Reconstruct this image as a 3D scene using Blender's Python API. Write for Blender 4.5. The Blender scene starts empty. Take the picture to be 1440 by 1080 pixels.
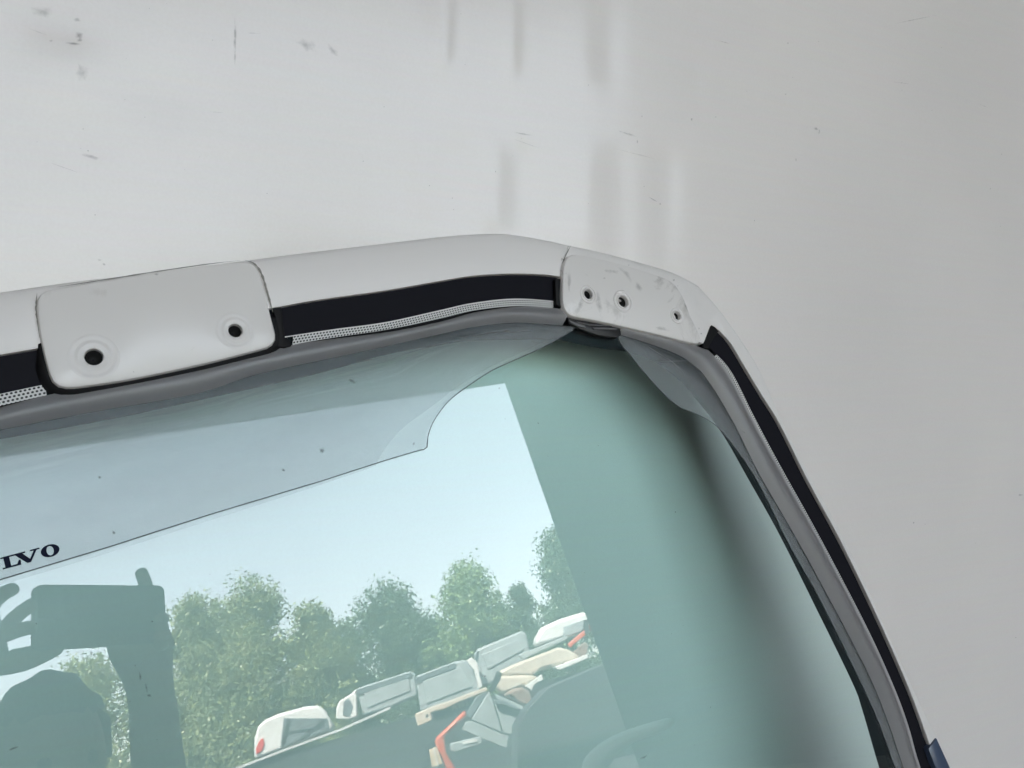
import bpy, bmesh, math, random
from mathutils import Vector, Matrix, noise
R_ = math.radians
random.seed(7)
S = bpy.context.scene
COL = S.collection

# ------------------------------------------------------------------ camera, sky, sun, exposure
F = 1130.0                                    # focal length in photo pixels (1440 wide)
CAM = Vector((0, 0, 1.30))
cd = bpy.data.cameras.new('camera'); cam = bpy.data.objects.new('camera', cd); COL.objects.link(cam)
cd.sensor_width = 36; cd.lens = 36 * F / 1440; cd.clip_start = 0.01; cd.clip_end = 2000
cam.location = CAM; cam.rotation_euler = (R_(90), 0, 0)
S.camera = cam
WY = R_(27.5)                                 # the wall recedes to the right by this yaw
AX = Vector((math.cos(WY), math.sin(WY), 0))  # along the wall, to the right
BX = Vector((math.sin(WY), -math.cos(WY), 0)) # out of the wall, into the yard
sun_to = Vector((math.sin(R_(-98)), -math.cos(R_(-98)), 0)) * math.cos(R_(50)) + Vector((0, 0, math.sin(R_(50))))
w = bpy.data.worlds.new('World'); S.world = w; w.use_nodes = True
nt = w.node_tree
sky = nt.nodes.new('ShaderNodeTexSky'); sky.sky_type = 'NISHITA'; sky.sun_disc = False
sky.sun_elevation = math.asin(sun_to.z); sky.sun_rotation = math.atan2(sun_to.x, sun_to.y)
sky.air_density = 1.15; sky.dust_density = 1.0; sky.ozone_density = 1.0
bg = nt.nodes['Background']; bg.inputs['Strength'].default_value = 0.15
hz = nt.nodes.new('ShaderNodeHueSaturation'); hz.inputs['Saturation'].default_value = .40   # hazy summer sky
nt.links.new(sky.outputs[0], hz.inputs['Color']); nt.links.new(hz.outputs[0], bg.inputs['Color'])
ld = bpy.data.lights.new('sun', 'SUN'); ld.energy = 4.8; ld.angle = R_(0.5); ld.color = (1, .95, .87)
sun = bpy.data.objects.new('sun', ld); COL.objects.link(sun)
sun.rotation_euler = sun_to.to_track_quat('Z', 'Y').to_euler(); sun.location = (0, 0, 20)
vs = S.view_settings
vs.view_transform = 'Standard'; vs.look = 'None'; vs.gamma = 1; vs.use_curve_mapping = False
vs.exposure = 3.18
S.cycles.max_bounces = 12; S.cycles.transparent_max_bounces = 24; S.cycles.diffuse_bounces = 5
S.cycles.caustics_reflective = False; S.cycles.caustics_refractive = False

# ------------------------------------------------------------------ geometry of the view
def ray(x, y): return Vector((x - 720, F, 540 - y)).normalized()
M = ray(66, 834)                              # from the lens square on to the pane
D = 0.58                                      # lens to pane
ALPHA = R_(13.3)                              # the gate stands askew in its own plane
E1 = Vector((M.y, -M.x, 0)).normalized(); E2 = (Vector((0, 0, 1)) - M * M.z).normalized()
U = E1 * math.cos(ALPHA) + E2 * math.sin(ALPHA); V = -E1 * math.sin(ALPHA) + E2 * math.cos(ALPHA); W = -M
FOOT = CAM + M * D
def px(x, y, wo=0.0):                         # photo pixel -> world point on the gate plane raised by wo
    d = ray(x, y); return CAM + d * ((D - wo) / d.dot(M))
BASE = FOOT + U * -0.78 + V * -1.02; BASE_ = BASE.copy()
GM = Matrix((( U.x, V.x, W.x, BASE.x), (U.y, V.y, W.y, BASE.y), (U.z, V.z, W.z, BASE.z), (0, 0, 0, 1)))
GI = GM.inverted()
def gl(x, y, wo=0.0): return GI @ px(x, y, wo)        # pixel -> gate coordinates (u, v, w)
UC = gl(14, 793).x                            # the gate's own axis of symmetry
def refl(x, y):                               # the ray after the pane: hit point, direction, length so far
    d = ray(x, y); t = D / d.dot(M); return CAM + d * t, (d - 2 * d.dot(M) * M).normalized(), t
def rfar(x, y, dist, az=50):                  # point of the yard seen in the pane at this horizontal distance
    p, r, t = refl(x, y); n = Vector((math.sin(R_(az)), -math.cos(R_(az)), 0))
    k = (dist - (p - CAM).dot(n)) / r.dot(n); return p + r * k
def ry(x, y, yy):                             # point seen in the pane on the plane y = yy (the phone's plane)
    p, r, t = refl(x, y); return p + r * ((yy - p.y) / r.y)
def rr(x, y, rng): p, r, t = refl(x, y); return p + r * (rng - t)

# ------------------------------------------------------------------ helpers
def tag(o, label=None, cat=None, group=None, kind=None):
    if label: o['label'] = label
    if cat: o['category'] = cat
    if group: o['group'] = group
    if kind: o['kind'] = kind
    return o
def empty(name, loc=(0, 0, 0), mat=None):
    o = bpy.data.objects.new(name, None); COL.objects.link(o); o.empty_display_size = .1
    if mat is not None: o.matrix_world = mat
    else: o.location = loc
    return o
def link(name, me, mats, parent=None, smooth=True):
    o = bpy.data.objects.new(name, me); COL.objects.link(o)
    for m in (mats if isinstance(mats, (list, tuple)) else [mats]): me.materials.append(m)
    if smooth:
        for p in me.polygons: p.use_smooth = True
    if parent is not None: o.parent = parent
    return o
def from_bm(name, bm, mats, parent=None, smooth=True, recalc=True):
    if recalc: bmesh.ops.recalc_face_normals(bm, faces=bm.faces)
    me = bpy.data.meshes.new(name); bm.to_mesh(me); bm.free()
    return link(name, me, mats, parent, smooth)
def inv(parent, pts):                         # world points into a parent's space (parents here have no parent)
    mi = parent.matrix_world.inverted() if parent else Matrix()
    return [mi @ p for p in pts]
def sharp(o, ang=35):
    try: o.data.set_sharp_from_angle(angle=R_(ang))
    except Exception: pass
    return o
def catmull(pts, n, closed=False):            # resample a polyline, smooth, n points evenly by length
    P = [Vector(p) for p in pts]; N = len(P); dense = []
    segs = N if closed else N - 1
    for i in range(segs):
        if closed: a, b, c, d = P[i - 1], P[i], P[(i + 1) % N], P[(i + 2) % N]
        else: a, b, c, d = P[max(i - 1, 0)], P[i], P[i + 1], P[min(i + 2, N - 1)]
        tau = .5
        for k in range(10):
            t = k / 10
            dense.append(.5 * ((2 * b) + (c - a) * t + (2 * a - 5 * b + 4 * c - d) * t * t + (3 * b - a - 3 * c + d) * t ** 3))
    dense.append(P[0] if closed else P[-1])
    cum = [0]
    for i in range(1, len(dense)): cum.append(cum[-1] + (dense[i] - dense[i - 1]).length)
    L = cum[-1]; out = []; j = 0
    for k in range(n):
        s = L * k / (n if closed else n - 1)
        while j < len(cum) - 2 and cum[j + 1] < s: j += 1
        q = (s - cum[j]) / max(cum[j + 1] - cum[j], 1e-9)
        out.append(dense[j].lerp(dense[j + 1], min(q, 1)))
    return out
def loft(name, rows, mats, parent, uv=None, thick=None):   # rows of equal length -> strip mesh with uv
    bm = bmesh.new(); g = [[bm.verts.new(p) for p in r] for r in rows]
    ul = bm.loops.layers.uv.new('UVMap')
    for i in range(len(rows) - 1):
        for k in range(len(rows[0]) - 1):
            f = bm.faces.new((g[i][k], g[i][k + 1], g[i + 1][k + 1], g[i + 1][k]))
            if uv:
                for l, (a, b) in zip(f.loops, ((i, k), (i, k + 1), (i + 1, k + 1), (i + 1, k))): l[ul].uv = uv(a, b)
    return from_bm(name, bm, mats, parent)
def prism(name, outline, w0, w1, mats, parent, bevel=0.0, holes=(), smooth_n=None, inset=None):
    # outline: (u, v) pairs in the parent's plane; w1 is the face; edge rolled over by bevel
    bm = bmesh.new()
    pts = [Vector((p[0], p[1], 0)) for p in outline]
    if smooth_n: pts = catmull(pts, smooth_n, True)
    area = sum(pts[i - 1].x * pts[i].y - pts[i].x * pts[i - 1].y for i in range(len(pts)))
    if area < 0: pts.reverse()
    N = len(pts); nrm = []
    for i in range(N):
        t = (pts[(i + 1) % N] - pts[i - 1]).normalized(); nrm.append(Vector((-t.y, t.x, 0)))
    rings = []
    prof = [(0, w0)] + ([(0, w1 - bevel), (bevel * .3, w1 - bevel * .3), (bevel, w1)] if bevel else [(0, w1)])
    for off, ww in prof:
        rings.append([bm.verts.new(pts[i] + nrm[i] * off + Vector((0, 0, ww))) for i in range(N)])
    for a, b in zip(rings, rings[1:]):
        for i in range(N): bm.faces.new((a[i], a[(i + 1) % N], b[(i + 1) % N], b[i]))
    top = rings[-1]
    if holes:
        es = [bm.edges.get((top[i], top[(i + 1) % N])) for i in range(N)]
        for cu, cv, r, depth in holes:
            h = [bm.verts.new((cu + r * math.cos(a), cv + r * math.sin(a), w1)) for a in [2 * math.pi * k / 20 for k in range(20)]]
            h2 = [bm.verts.new(v.co - Vector((0, 0, depth))) for v in h]
            for k in range(20): es.append(bm.edges.new((h[k], h[(k + 1) % 20])))
            for k in range(20): bm.faces.new((h[(k + 1) % 20], h[k], h2[k], h2[(k + 1) % 20]))
        bmesh.ops.triangle_fill(bm, edges=es, use_beauty=True)
    else: bm.faces.new(top)
    bm.faces.new(list(reversed(rings[0])))
    o = from_bm(name, bm, mats, parent); sharp(o, 40)
    return o
def lathe(name, prof, center, mats, parent, n=28):         # prof: (r, w) about the local w axis
    bm = bmesh.new(); g = []
    for r, ww in prof: g.append([bm.verts.new((center[0] + r * math.cos(2 * math.pi * k / n), center[1] + r * math.sin(2 * math.pi * k / n), ww)) for k in range(n)])
    for a, b in zip(g, g[1:]):
        for k in range(n): bm.faces.new((a[k], a[(k + 1) % n], b[(k + 1) % n], b[k]))
    return from_bm(name, bm, mats, parent, recalc=False)
def box(bm, lo, hi):
    r = bmesh.ops.create_cube(bm, size=1)
    c = (Vector(lo) + Vector(hi)) / 2; s = Vector(hi) - Vector(lo)
    for v in r['verts']: v.co = Vector((v.co.x * s.x, v.co.y * s.y, v.co.z * s.z)) + c

# ------------------------------------------------------------------ materials
def mat(name):
    m = bpy.data.materials.new(name); m.use_nodes = True
    t = m.node_tree; return m, t, t.nodes['Principled BSDF'], t.nodes['Material Output']
def plain(name, c, rough=.5, metal=0, spec=.5, vary=.0, scale=30, coat=0, bump=0):
    m, t, b, o = mat(name)
    b.inputs['Roughness'].default_value = rough; b.inputs['Metallic'].default_value = metal
    b.inputs['Specular IOR Level'].default_value = spec; b.inputs['Coat Weight'].default_value = coat
    if vary or bump:
        tc = t.nodes.new('ShaderNodeTexCoord'); n = t.nodes.new('ShaderNodeTexNoise'); n.inputs['Scale'].default_value = scale; n.inputs['Detail'].default_value = 6
        t.links.new(tc.outputs['Object'], n.inputs['Vector'])
        r = t.nodes.new('ShaderNodeValToRGB'); r.color_ramp.elements[0].position = .3; r.color_ramp.elements[1].position = .7
        r.color_ramp.elements[0].color = (*[max(x * (1 - vary), 0) for x in c], 1); r.color_ramp.elements[1].color = (*[min(x * (1 + vary * .6), 1) for x in c], 1)
        t.links.new(n.outputs['Fac'], r.inputs['Fac']); t.links.new(r.outputs['Color'], b.inputs['Base Color'])
        if bump:
            bp = t.nodes.new('ShaderNodeBump'); bp.inputs['Strength'].default_value = bump; bp.inputs['Distance'].default_value = .002
            t.links.new(n.outputs['Fac'], bp.inputs['Height']); t.links.new(bp.outputs['Normal'], b.inputs['Normal'])
    else: b.inputs['Base Color'].default_value = (*c, 1)
    return m
def glassy(name, tint, refl_scale=2.0, haze=0.0, haze_col=(.6, .62, .64), rough=0.0, ior=1.5, streak=None):
    # clear sheet: tinted see-through + mirror by angle on the outer face + milky haze
    m, t, b, o = mat(name); t.nodes.remove(b); N = t.nodes.new; L = t.links.new
    tr = N('ShaderNodeBsdfTransparent'); tr.inputs['Color'].default_value = (*tint, 1)
    gs = N('ShaderNodeBsdfGlossy'); gs.inputs['Roughness'].default_value = rough; gs.inputs['Color'].default_value = (1, 1, 1, 1)
    fr = N('ShaderNodeFresnel'); fr.inputs['IOR'].default_value = ior
    ge = N('ShaderNodeNewGeometry')
    inv_ = N('ShaderNodeMath'); inv_.operation = 'SUBTRACT'; inv_.inputs[0].default_value = 1; L(ge.outputs['Backfacing'], inv_.inputs[1])
    mu = N('ShaderNodeMath'); mu.operation = 'MULTIPLY'; L(fr.outputs[0], mu.inputs[0]); L(inv_.outputs[0], mu.inputs[1])
    mu2 = N('ShaderNodeMath'); mu2.operation = 'MULTIPLY'; mu2.use_clamp = True; L(mu.outputs[0], mu2.inputs[0]); mu2.inputs[1].default_value = refl_scale
    base = tr.outputs[0]
    if haze:
        df = N('ShaderNodeBsdfDiffuse'); df.inputs['Color'].default_value = (*haze_col, 1)
        tl = N('ShaderNodeBsdfTranslucent'); tl.inputs['Color'].default_value = (*haze_col, 1)
        dm = N('ShaderNodeMixShader'); dm.inputs[0].default_value = .4; L(df.outputs[0], dm.inputs[1]); L(tl.outputs[0], dm.inputs[2])
        hm = N('ShaderNodeMixShader'); hm.inputs[0].default_value = haze; L(tr.outputs[0], hm.inputs[1]); L(dm.outputs[0], hm.inputs[2])
        if streak:
            tc = N('ShaderNodeTexCoord'); mp = N('ShaderNodeMapping'); mp.inputs['Scale'].default_value = streak; L(tc.outputs['UV'], mp.inputs['Vector'])
            no = N('ShaderNodeTexNoise'); no.inputs['Scale'].default_value = 1; no.inputs['Detail'].default_value = 8; no.inputs['Roughness'].default_value = .65; L(mp.outputs[0], no.inputs['Vector'])
            ma = N('ShaderNodeMapRange'); ma.inputs['From Min'].default_value = .3; ma.inputs['From Max'].default_value = .7
            ma.inputs['To Min'].default_value = haze * .88; ma.inputs['To Max'].default_value = haze * 1.1; L(no.outputs['Fac'], ma.inputs['Value']); su = N('ShaderNodeSeparateXYZ'); L(tc.outputs['UV'], su.inputs[0])
            mp2 = N('ShaderNodeMapping'); mp2.inputs['Scale'].default_value = (9, 22, 1); mp2.inputs['Rotation'].default_value = (0, 0, .05); L(tc.outputs['UV'], mp2.inputs['Vector'])
            n2_ = N('ShaderNodeTexNoise'); n2_.inputs['Scale'].default_value = 1; n2_.inputs['Detail'].default_value = 5; n2_.inputs['Roughness'].default_value = .6; L(mp2.outputs[0], n2_.inputs['Vector'])
            ad = N('ShaderNodeMath'); ad.operation = 'MULTIPLY_ADD'; L(n2_.outputs['Fac'], ad.inputs[0]); ad.inputs[1].default_value = .5; L(su.outputs[1], ad.inputs[2])
            m3 = N('ShaderNodeMapRange'); m3.interpolation_type = 'SMOOTHSTEP'; m3.inputs['From Min'].default_value = .2; m3.inputs['From Max'].default_value = .55; m3.inputs['To Min'].default_value = .25; m3.inputs['To Max'].default_value = 1.08; L(ad.outputs[0], m3.inputs['Value'])
            m4 = N('ShaderNodeMath'); m4.operation = 'MULTIPLY'; L(ma.outputs[0], m4.inputs[0]); L(m3.outputs[0], m4.inputs[1]); L(m4.outputs[0], hm.inputs[0])
        base = hm.outputs[0]
    mx = N('ShaderNodeMixShader'); L(mu2.outputs[0], mx.inputs[0]); L(base, mx.inputs[1]); L(gs.outputs[0], mx.inputs[2])
    L(mx.outputs[0], o.inputs['Surface'])
    return m

def wall_paint():
    m, t, b, o = mat('white_wall_paint'); N = t.nodes.new; L = t.links.new
    tc = N('ShaderNodeTexCoord')
    n1 = N('ShaderNodeTexNoise'); n1.inputs['Scale'].default_value = 1.7; n1.inputs['Detail'].default_value = 5; L(tc.outputs['Object'], n1.inputs['Vector'])
    mp = N('ShaderNodeMapping'); mp.inputs['Scale'].default_value = (3, 3, 60); L(tc.outputs['Object'], mp.inputs['Vector'])
    n2 = N('ShaderNodeTexNoise'); n2.inputs['Scale'].default_value = 3; n2.inputs['Detail'].default_value = 3; L(mp.outputs[0], n2.inputs['Vector'])
    r = N('ShaderNodeValToRGB'); e = r.color_ramp.elements
    e[0].position = .32; e[0].color = (.775, .74, .72, 1); e[1].position = .62; e[1].color = (.83, .79, .765, 1)
    L(n1.outputs['Fac'], r.inputs['Fac'])
    mx = N('ShaderNodeMix'); mx.data_type = 'RGBA'; mx.blend_type = 'MULTIPLY'; mx.inputs[0].default_value = .05
    L(r.outputs['Color'], mx.inputs[6]); L(n2.outputs['Color'], mx.inputs[7]); L(mx.outputs[2], b.inputs['Base Color'])
    b.inputs['Roughness'].default_value = .42; b.inputs['Specular IOR Level'].default_value = .5
    b.inputs['Coat Weight'].default_value = .38; b.inputs['Coat Roughness'].default_value = .15; b.inputs['Coat IOR'].default_value = 1.5
    ng = N('ShaderNodeTexNoise'); ng.inputs['Scale'].default_value = 420; ng.inputs['Detail'].default_value = 2; L(tc.outputs['Object'], ng.inputs['Vector'])
    mg = N('ShaderNodeMix'); mg.data_type = 'RGBA'; mg.blend_type = 'OVERLAY'; mg.inputs[0].default_value = .10
    L(mx.outputs[2], mg.inputs[6]); L(ng.outputs['Fac'], mg.inputs[7]); L(mg.outputs[2], b.inputs['Base Color'])
    n3 = N('ShaderNodeTexNoise'); n3.inputs['Scale'].default_value = 9; n3.inputs['Detail'].default_value = 2; L(tc.outputs['Object'], n3.inputs['Vector'])
    bp = N('ShaderNodeBump'); bp.inputs['Strength'].default_value = .25; bp.inputs['Distance'].default_value = .004; L(n3.outputs['Fac'], bp.inputs['Height'])
    L(bp.outputs['Normal'], b.inputs['Coat Normal'])
    return m
def gate_paint():
    m, t, b, o = mat('gate_white_paint'); N = t.nodes.new; L = t.links.new
    tc = N('ShaderNodeTexCoord')
    n1 = N('ShaderNodeTexNoise'); n1.inputs['Scale'].default_value = 14; n1.inputs['Detail'].default_value = 8; n1.inputs['Roughness'].default_value = .65; L(tc.outputs['Object'], n1.inputs['Vector'])
    r = N('ShaderNodeValToRGB'); e = r.color_ramp.elements
    e[0].position = .22; e[0].color = (.70, .675, .66, 1); e[1].position = .42; e[1].color = (.76, .735, .72, 1)
    L(n1.outputs['Fac'], r.inputs['Fac']); L(r.outputs['Color'], b.inputs['Base Color'])
    b.inputs['Roughness'].default_value = .5; b.inputs['Coat Weight'].default_value = .15; b.inputs['Coat Roughness'].default_value = .2
    return m
def pad_paint(name, dirty):
    m, t, b, o = mat(name); N = t.nodes.new; L = t.links.new
    tc = N('ShaderNodeTexCoord')
    n1 = N('ShaderNodeTexNoise'); n1.inputs['Scale'].default_value = 22; n1.inputs['Detail'].default_value = 9; n1.inputs['Roughness'].default_value = .62; n1.inputs['Distortion'].default_value = 1.2
    L(tc.outputs['Object'], n1.inputs['Vector'])
    r = N('ShaderNodeValToRGB'); e = r.color_ramp.elements
    e[0].position = .26; e[0].color = (.42, .40, .38, 1) if dirty else (.66, .63, .60, 1)
    e[1].position = .44 if dirty else .40; e[1].color = (.76, .735, .715, 1)
    L(n1.outputs['Fac'], r.inputs['Fac']); L(r.outputs['Color'], b.inputs['Base Color'])
    b.inputs['Roughness'].default_value = .40; b.inputs['Coat Weight'].default_value = .3; b.inputs['Coat Roughness'].default_value = .2
    return m
def dot_print():
    m, t, b, o = mat('dotted_print'); N = t.nodes.new; L = t.links.new
    uv = N('ShaderNodeUVMap'); uv.uv_map = 'UVMap'
    sp = N('ShaderNodeSeparateXYZ'); L(uv.outputs[0], sp.inputs[0])
    def mth(op, a, b_=None, c=None):
        n = N('ShaderNodeMath'); n.operation = op
        for i, v in enumerate((a, b_, c)):
            if v is None: continue
            if isinstance(v, (int, float)): n.inputs[i].default_value = v
            else: L(v, n.inputs[i])
        return n.outputs[0]
    row = mth('FLOOR', sp.outputs[1])
    x = mth('ADD', sp.outputs[0], mth('MULTIPLY', row, .5))
    fx = mth('SUBTRACT', mth('FRACT', x), .5); fy = mth('SUBTRACT', mth('FRACT', sp.outputs[1]), .5)
    r2 = mth('SQRT', mth('ADD', mth('MULTIPLY', fx, fx), mth('MULTIPLY', fy, fy)))
    s = N('ShaderNodeMapRange'); s.inputs['From Min'].default_value = .27; s.inputs['From Max'].default_value = .36; L(r2, s.inputs['Value'])
    mx = N('ShaderNodeMix'); mx.data_type = 'RGBA'; L(s.outputs[0], mx.inputs[0])
    mx.inputs[6].default_value = (.012, .012, .014, 1); mx.inputs[7].default_value = (.62, .62, .61, 1)
    L(mx.outputs[2], b.inputs['Base Color']); b.inputs['Roughness'].default_value = .5
    return m
def smudge(name, c, amount=.5, scale=160):                  # dirt that lies thinly on a surface
    m, t, b, o = mat(name); N = t.nodes.new; L = t.links.new
    b.inputs['Base Color'].default_value = (*c, 1); b.inputs['Roughness'].default_value = .8; b.inputs['Specular IOR Level'].default_value = .1
    tc = N('ShaderNodeTexCoord'); n = N('ShaderNodeTexNoise'); n.inputs['Scale'].default_value = scale; n.inputs['Detail'].default_value = 6; L(tc.outputs['Object'], n.inputs['Vector'])
    uv = N('ShaderNodeUVMap'); uv.uv_map = 'UVMap'; sp = N('ShaderNodeSeparateXYZ'); L(uv.outputs[0], sp.inputs[0])
    ad = N('ShaderNodeMath'); ad.operation = 'MULTIPLY'; L(n.outputs['Fac'], ad.inputs[0]); L(sp.outputs[0], ad.inputs[1])
    mr = N('ShaderNodeMapRange'); mr.inputs['From Min'].default_value = .18; mr.inputs['From Max'].default_value = .5; mr.inputs['To Max'].default_value = amount; L(ad.outputs[0], mr.inputs['Value'])
    tr = N('ShaderNodeBsdfTransparent'); mx = N('ShaderNodeMixShader'); L(mr.outputs[0], mx.inputs[0]); L(tr.outputs[0], mx.inputs[1]); L(b.outputs[0], mx.inputs[2])
    L(mx.outputs[0], o.inputs['Surface']); return m
def leaf_mat(name, c):
    m, t, b, o = mat(name); N = t.nodes.new; L = t.links.new
    ob = N('ShaderNodeNewGeometry'); hs = N('ShaderNodeHueSaturation'); hs.inputs['Color'].default_value = (*c, 1)
    mr = N('ShaderNodeMapRange'); mr.inputs['To Min'].default_value = .6; mr.inputs['To Max'].default_value = 1.5; L(ob.outputs['Random Per Island'], mr.inputs['Value']); L(mr.outputs[0], hs.inputs['Value'])
    L(hs.outputs[0], b.inputs['Base Color']); b.inputs['Roughness'].default_value = .38
    tl = N('ShaderNodeBsdfTranslucent'); L(hs.outputs[0], tl.inputs['Color'])
    mx = N('ShaderNodeMixShader'); mx.inputs[0].default_value = .42; L(b.outputs[0], mx.inputs[1]); L(tl.outputs[0], mx.inputs[2]); L(mx.outputs[0], o.inputs['Surface'])
    return m

MAT = dict(
    wall=wall_paint(), gate=gate_paint(), pad=pad_paint('pad_white_paint', False), dirtypad=pad_paint('pad_dirty_paint', True), dots=dot_print(),
    pane=glassy('green_tinted_glass', (.888, .998, .990), 2.0, ior=1.49),
    film=glassy('cloudy_clear_film', (.97, .98, .985), .7, haze=.17, haze_col=(.80, .83, .85), rough=.22, streak=(9, 3, 1)),
    backing=glassy('thin_clear_film', (.985, .99, .99), .25, haze=.05, rough=.15),
    filmedge=plain('film_cut_edge', (.06, .07, .075), .4),
    lip=glassy('milky_film_lip', (.9, .9, .92), .8, haze=.46, haze_col=(.66, .65, .66), rough=.32),
    black=plain('black_ceramic_print', (.006, .006, .009), .35, spec=.3),
    primer=plain('matt_black_primer', (.006, .006, .010), .6, spec=.12),
    rubber=plain('black_rubber', (.007, .007, .008), .6, spec=.2, vary=.3, scale=90),
    plastic=plain('black_plastic', (.014, .014, .015), .42, vary=.3, scale=120),
    ridge=plain('worn_grey_plastic', (.14, .14, .145), .4),
    crease=plain('crease_line', (.26, .25, .23), .8), hole=plain('hole_dark', (.004, .004, .004), .8), nut=plain('zinc_nut', (.35, .34, .33), .4, metal=.8),
    bluetrim=plain('dark_blue_trim', (.05, .075, .13), .35, coat=.3),
    letter=plain('dark_letter_ink', (.006, .010, .028), .6, spec=.1),
    scuff=smudge('grey_scuff', (.12, .12, .12), .40), faint=smudge('faint_scuff', (.3, .3, .29), .25),
    speck=smudge('pane_dirt', (.10, .12, .12), .45, 220),
    ground=plain('pale_concrete', (.26, .235, .205), .9, vary=.25, scale=.8),
    roof=plain('dark_roof_sheet', (.012, .012, .014), .8, spec=.1, vary=.3, scale=2), darkwall=plain('dark_cladding', (.12, .12, .12), .9, spec=.1, vary=.3, scale=2),
    steel=plain('dark_steel', (.045, .05, .055), .6, vary=.4, scale=3), rim=plain('bright_rim', (.6, .6, .6), .4),
    white=plain('white_car_paint', (.72, .71, .68), .4, vary=.06, scale=5), cream=plain('cream_car_paint', (.60, .52, .42), .45, vary=.08, scale=4),
    grey=plain('grey_car_paint', (.34, .37, .37), .5, vary=.15, scale=3), dgrey=plain('dark_grey_paint', (.14, .16, .17), .5, vary=.2, scale=3),
    shade=plain('black_trim', (.03, .03, .03), .5), red=plain('red_lamp', (.62, .05, .04), .3), orange=plain('orange_paint', (.60, .12, .06), .4, vary=.1, scale=4),
    rust=plain('brown_rust', (.28, .19, .15), .7, vary=.3, scale=6), blue=plain('blue_plate', (.06, .10, .16), .4), tan=plain('tan_carton', (.62, .48, .33), .8, vary=.2, scale=8),
    pale=plain('pale_plastic', (.85, .85, .83), .4), bark=plain('bark', (.09, .07, .05), .9, vary=.4, scale=6),
    leafa=leaf_mat('leaf_light', (.26, .30, .13)), leafb=leaf_mat('leaf_dark', (.13, .18, .09)), leafc=leaf_mat('leaf_bright', (.25, .33, .13)),
    skin=plain('skin', (.42, .25, .17), .5, vary=.12, scale=25), shirt=plain('dark_shirt', (.03, .035, .05), .85, vary=.2, scale=40), jeans=plain('dark_trousers', (.035, .04, .055), .85, vary=.25, scale=40),
    hair=plain('dark_hair', (.02, .016, .012), .6, vary=.4, scale=60), shoe=plain('dark_shoe', (.03, .03, .03), .6), phone=plain('phone_black', (.015, .015, .017), .3), lens=plain('lens_glass', (.01, .01, .02), .08),
)

# ------------------------------------------------------------------ tracks round the gate's upper right half (photo pixels)
O_ = [(14, 407), (100, 394), (220, 381), (330, 366), (440, 352), (543, 340), (620, 331), (666, 327.5), (712, 327), (762, 335), (801, 343), (844, 352), (905, 368), (950, 382), (978, 399), (1005, 429), (1033, 467), (1061, 511), (1092, 584), (1144, 684), (1189, 768), (1244, 890), (1290, 988), (1318, 1039), (1336, 1080)]
B_ = [(14, 498), (58, 491), (200, 466), (300, 450), (394, 433), (440, 424.5), (543, 410), (620, 396.5), (666, 389.5), (727, 386.5), (788, 391.5), (840, 412), (900, 438), (950, 463), (980, 482), (989, 485), (996, 471), (1001, 459.5), (1022, 480.6), (1044, 516.7), (1069, 558), (1094, 599), (1132, 675), (1182, 768), (1232, 872), (1275, 970), (1305, 1051), (1317, 1080)]
G_ = [(14, 552), (66, 540), (200, 514), (300, 495), (401, 474), (470, 464), (543, 454), (620, 437), (666, 427), (727, 421), (788, 425), (840, 436), (900, 455), (960, 474), (1000, 491), (1028, 522), (1059, 583), (1095, 651), (1150, 750), (1214, 872), (1250, 949), (1275, 1013), (1294, 1080)]
H_ = [(14, 571), (66, 557), (200, 528), (300, 508), (406, 487), (470, 476), (543, 465), (620, 449), (666, 438), (727, 432), (782, 435), (835, 443), (895, 460), (955, 479), (994, 494), (1022, 525), (1054, 586), (1091, 653), (1146.5, 752), (1211, 874), (1247.5, 951), (1272.5, 1015), (1291.5, 1080)]
J_ = [(14, 601), (122, 581), (275, 554), (360, 527), (470, 503), (543, 487), (614, 471), (666, 460), (727, 454), (800, 459), (850, 466), (905, 481), (955, 500), (985, 522), (1005, 550), (1034, 600), (1068, 668), (1122, 762), (1188, 884), (1227, 962), (1252, 1026), (1272, 1085)]
F_ = [(14, 613), (153, 590), (306, 557), (440, 527), (543, 499), (620, 485), (666, 479), (757, 477), (786, 478), (839, 489), (878, 494), (920, 508), (962, 540), (1000, 588), (1022, 620), (1053, 675), (1095, 750), (1147, 854), (1199, 961), (1213, 1000), (1238, 1085)]
NS = 90
def track(pts, wo, corner):                    # gate coordinates, split at the corner so that tracks correspond
    L = [gl(x, y, wo) for x, y in pts]
    L[0].x = UC
    d = (L[-1] - L[-3]).normalized()
    for k in (.1, .2, .3): L.append(L[len(pts) - 1] + d * k + Vector((.012 * k, 0, 0)))
    c = min(range(len(pts)), key=lambda i: (pts[i][0] - corner[0]) ** 2 + (pts[i][1] - corner[1]) ** 2)
    return catmull(L[:c + 1], NS) + catmull(L[c:], NS)[1:]
def mir(row): return [Vector((2 * UC - p.x, p.y, p.z)) for p in reversed(row)]
def both(row): return mir(row)[:-1] + row      # whole arch from lower left over the top to lower right
tO = track(O_, 0, (978, 399)); tB = track(B_, 0.001, (1001, 459.5)); tG = track(G_, .0008, (1000, 491)); tH = track(H_, .0008, (994, 494)); tJ = track(J_, .0016, (985, 522)); tF = track(F_, -.0046, (962, 540))
aO, aB, aG, aH, aJ, aF = map(both, (tO, tB, tG, tH, tJ, tF))
VBOT = min(tB[-1].y, tO[-1].y)

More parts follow.
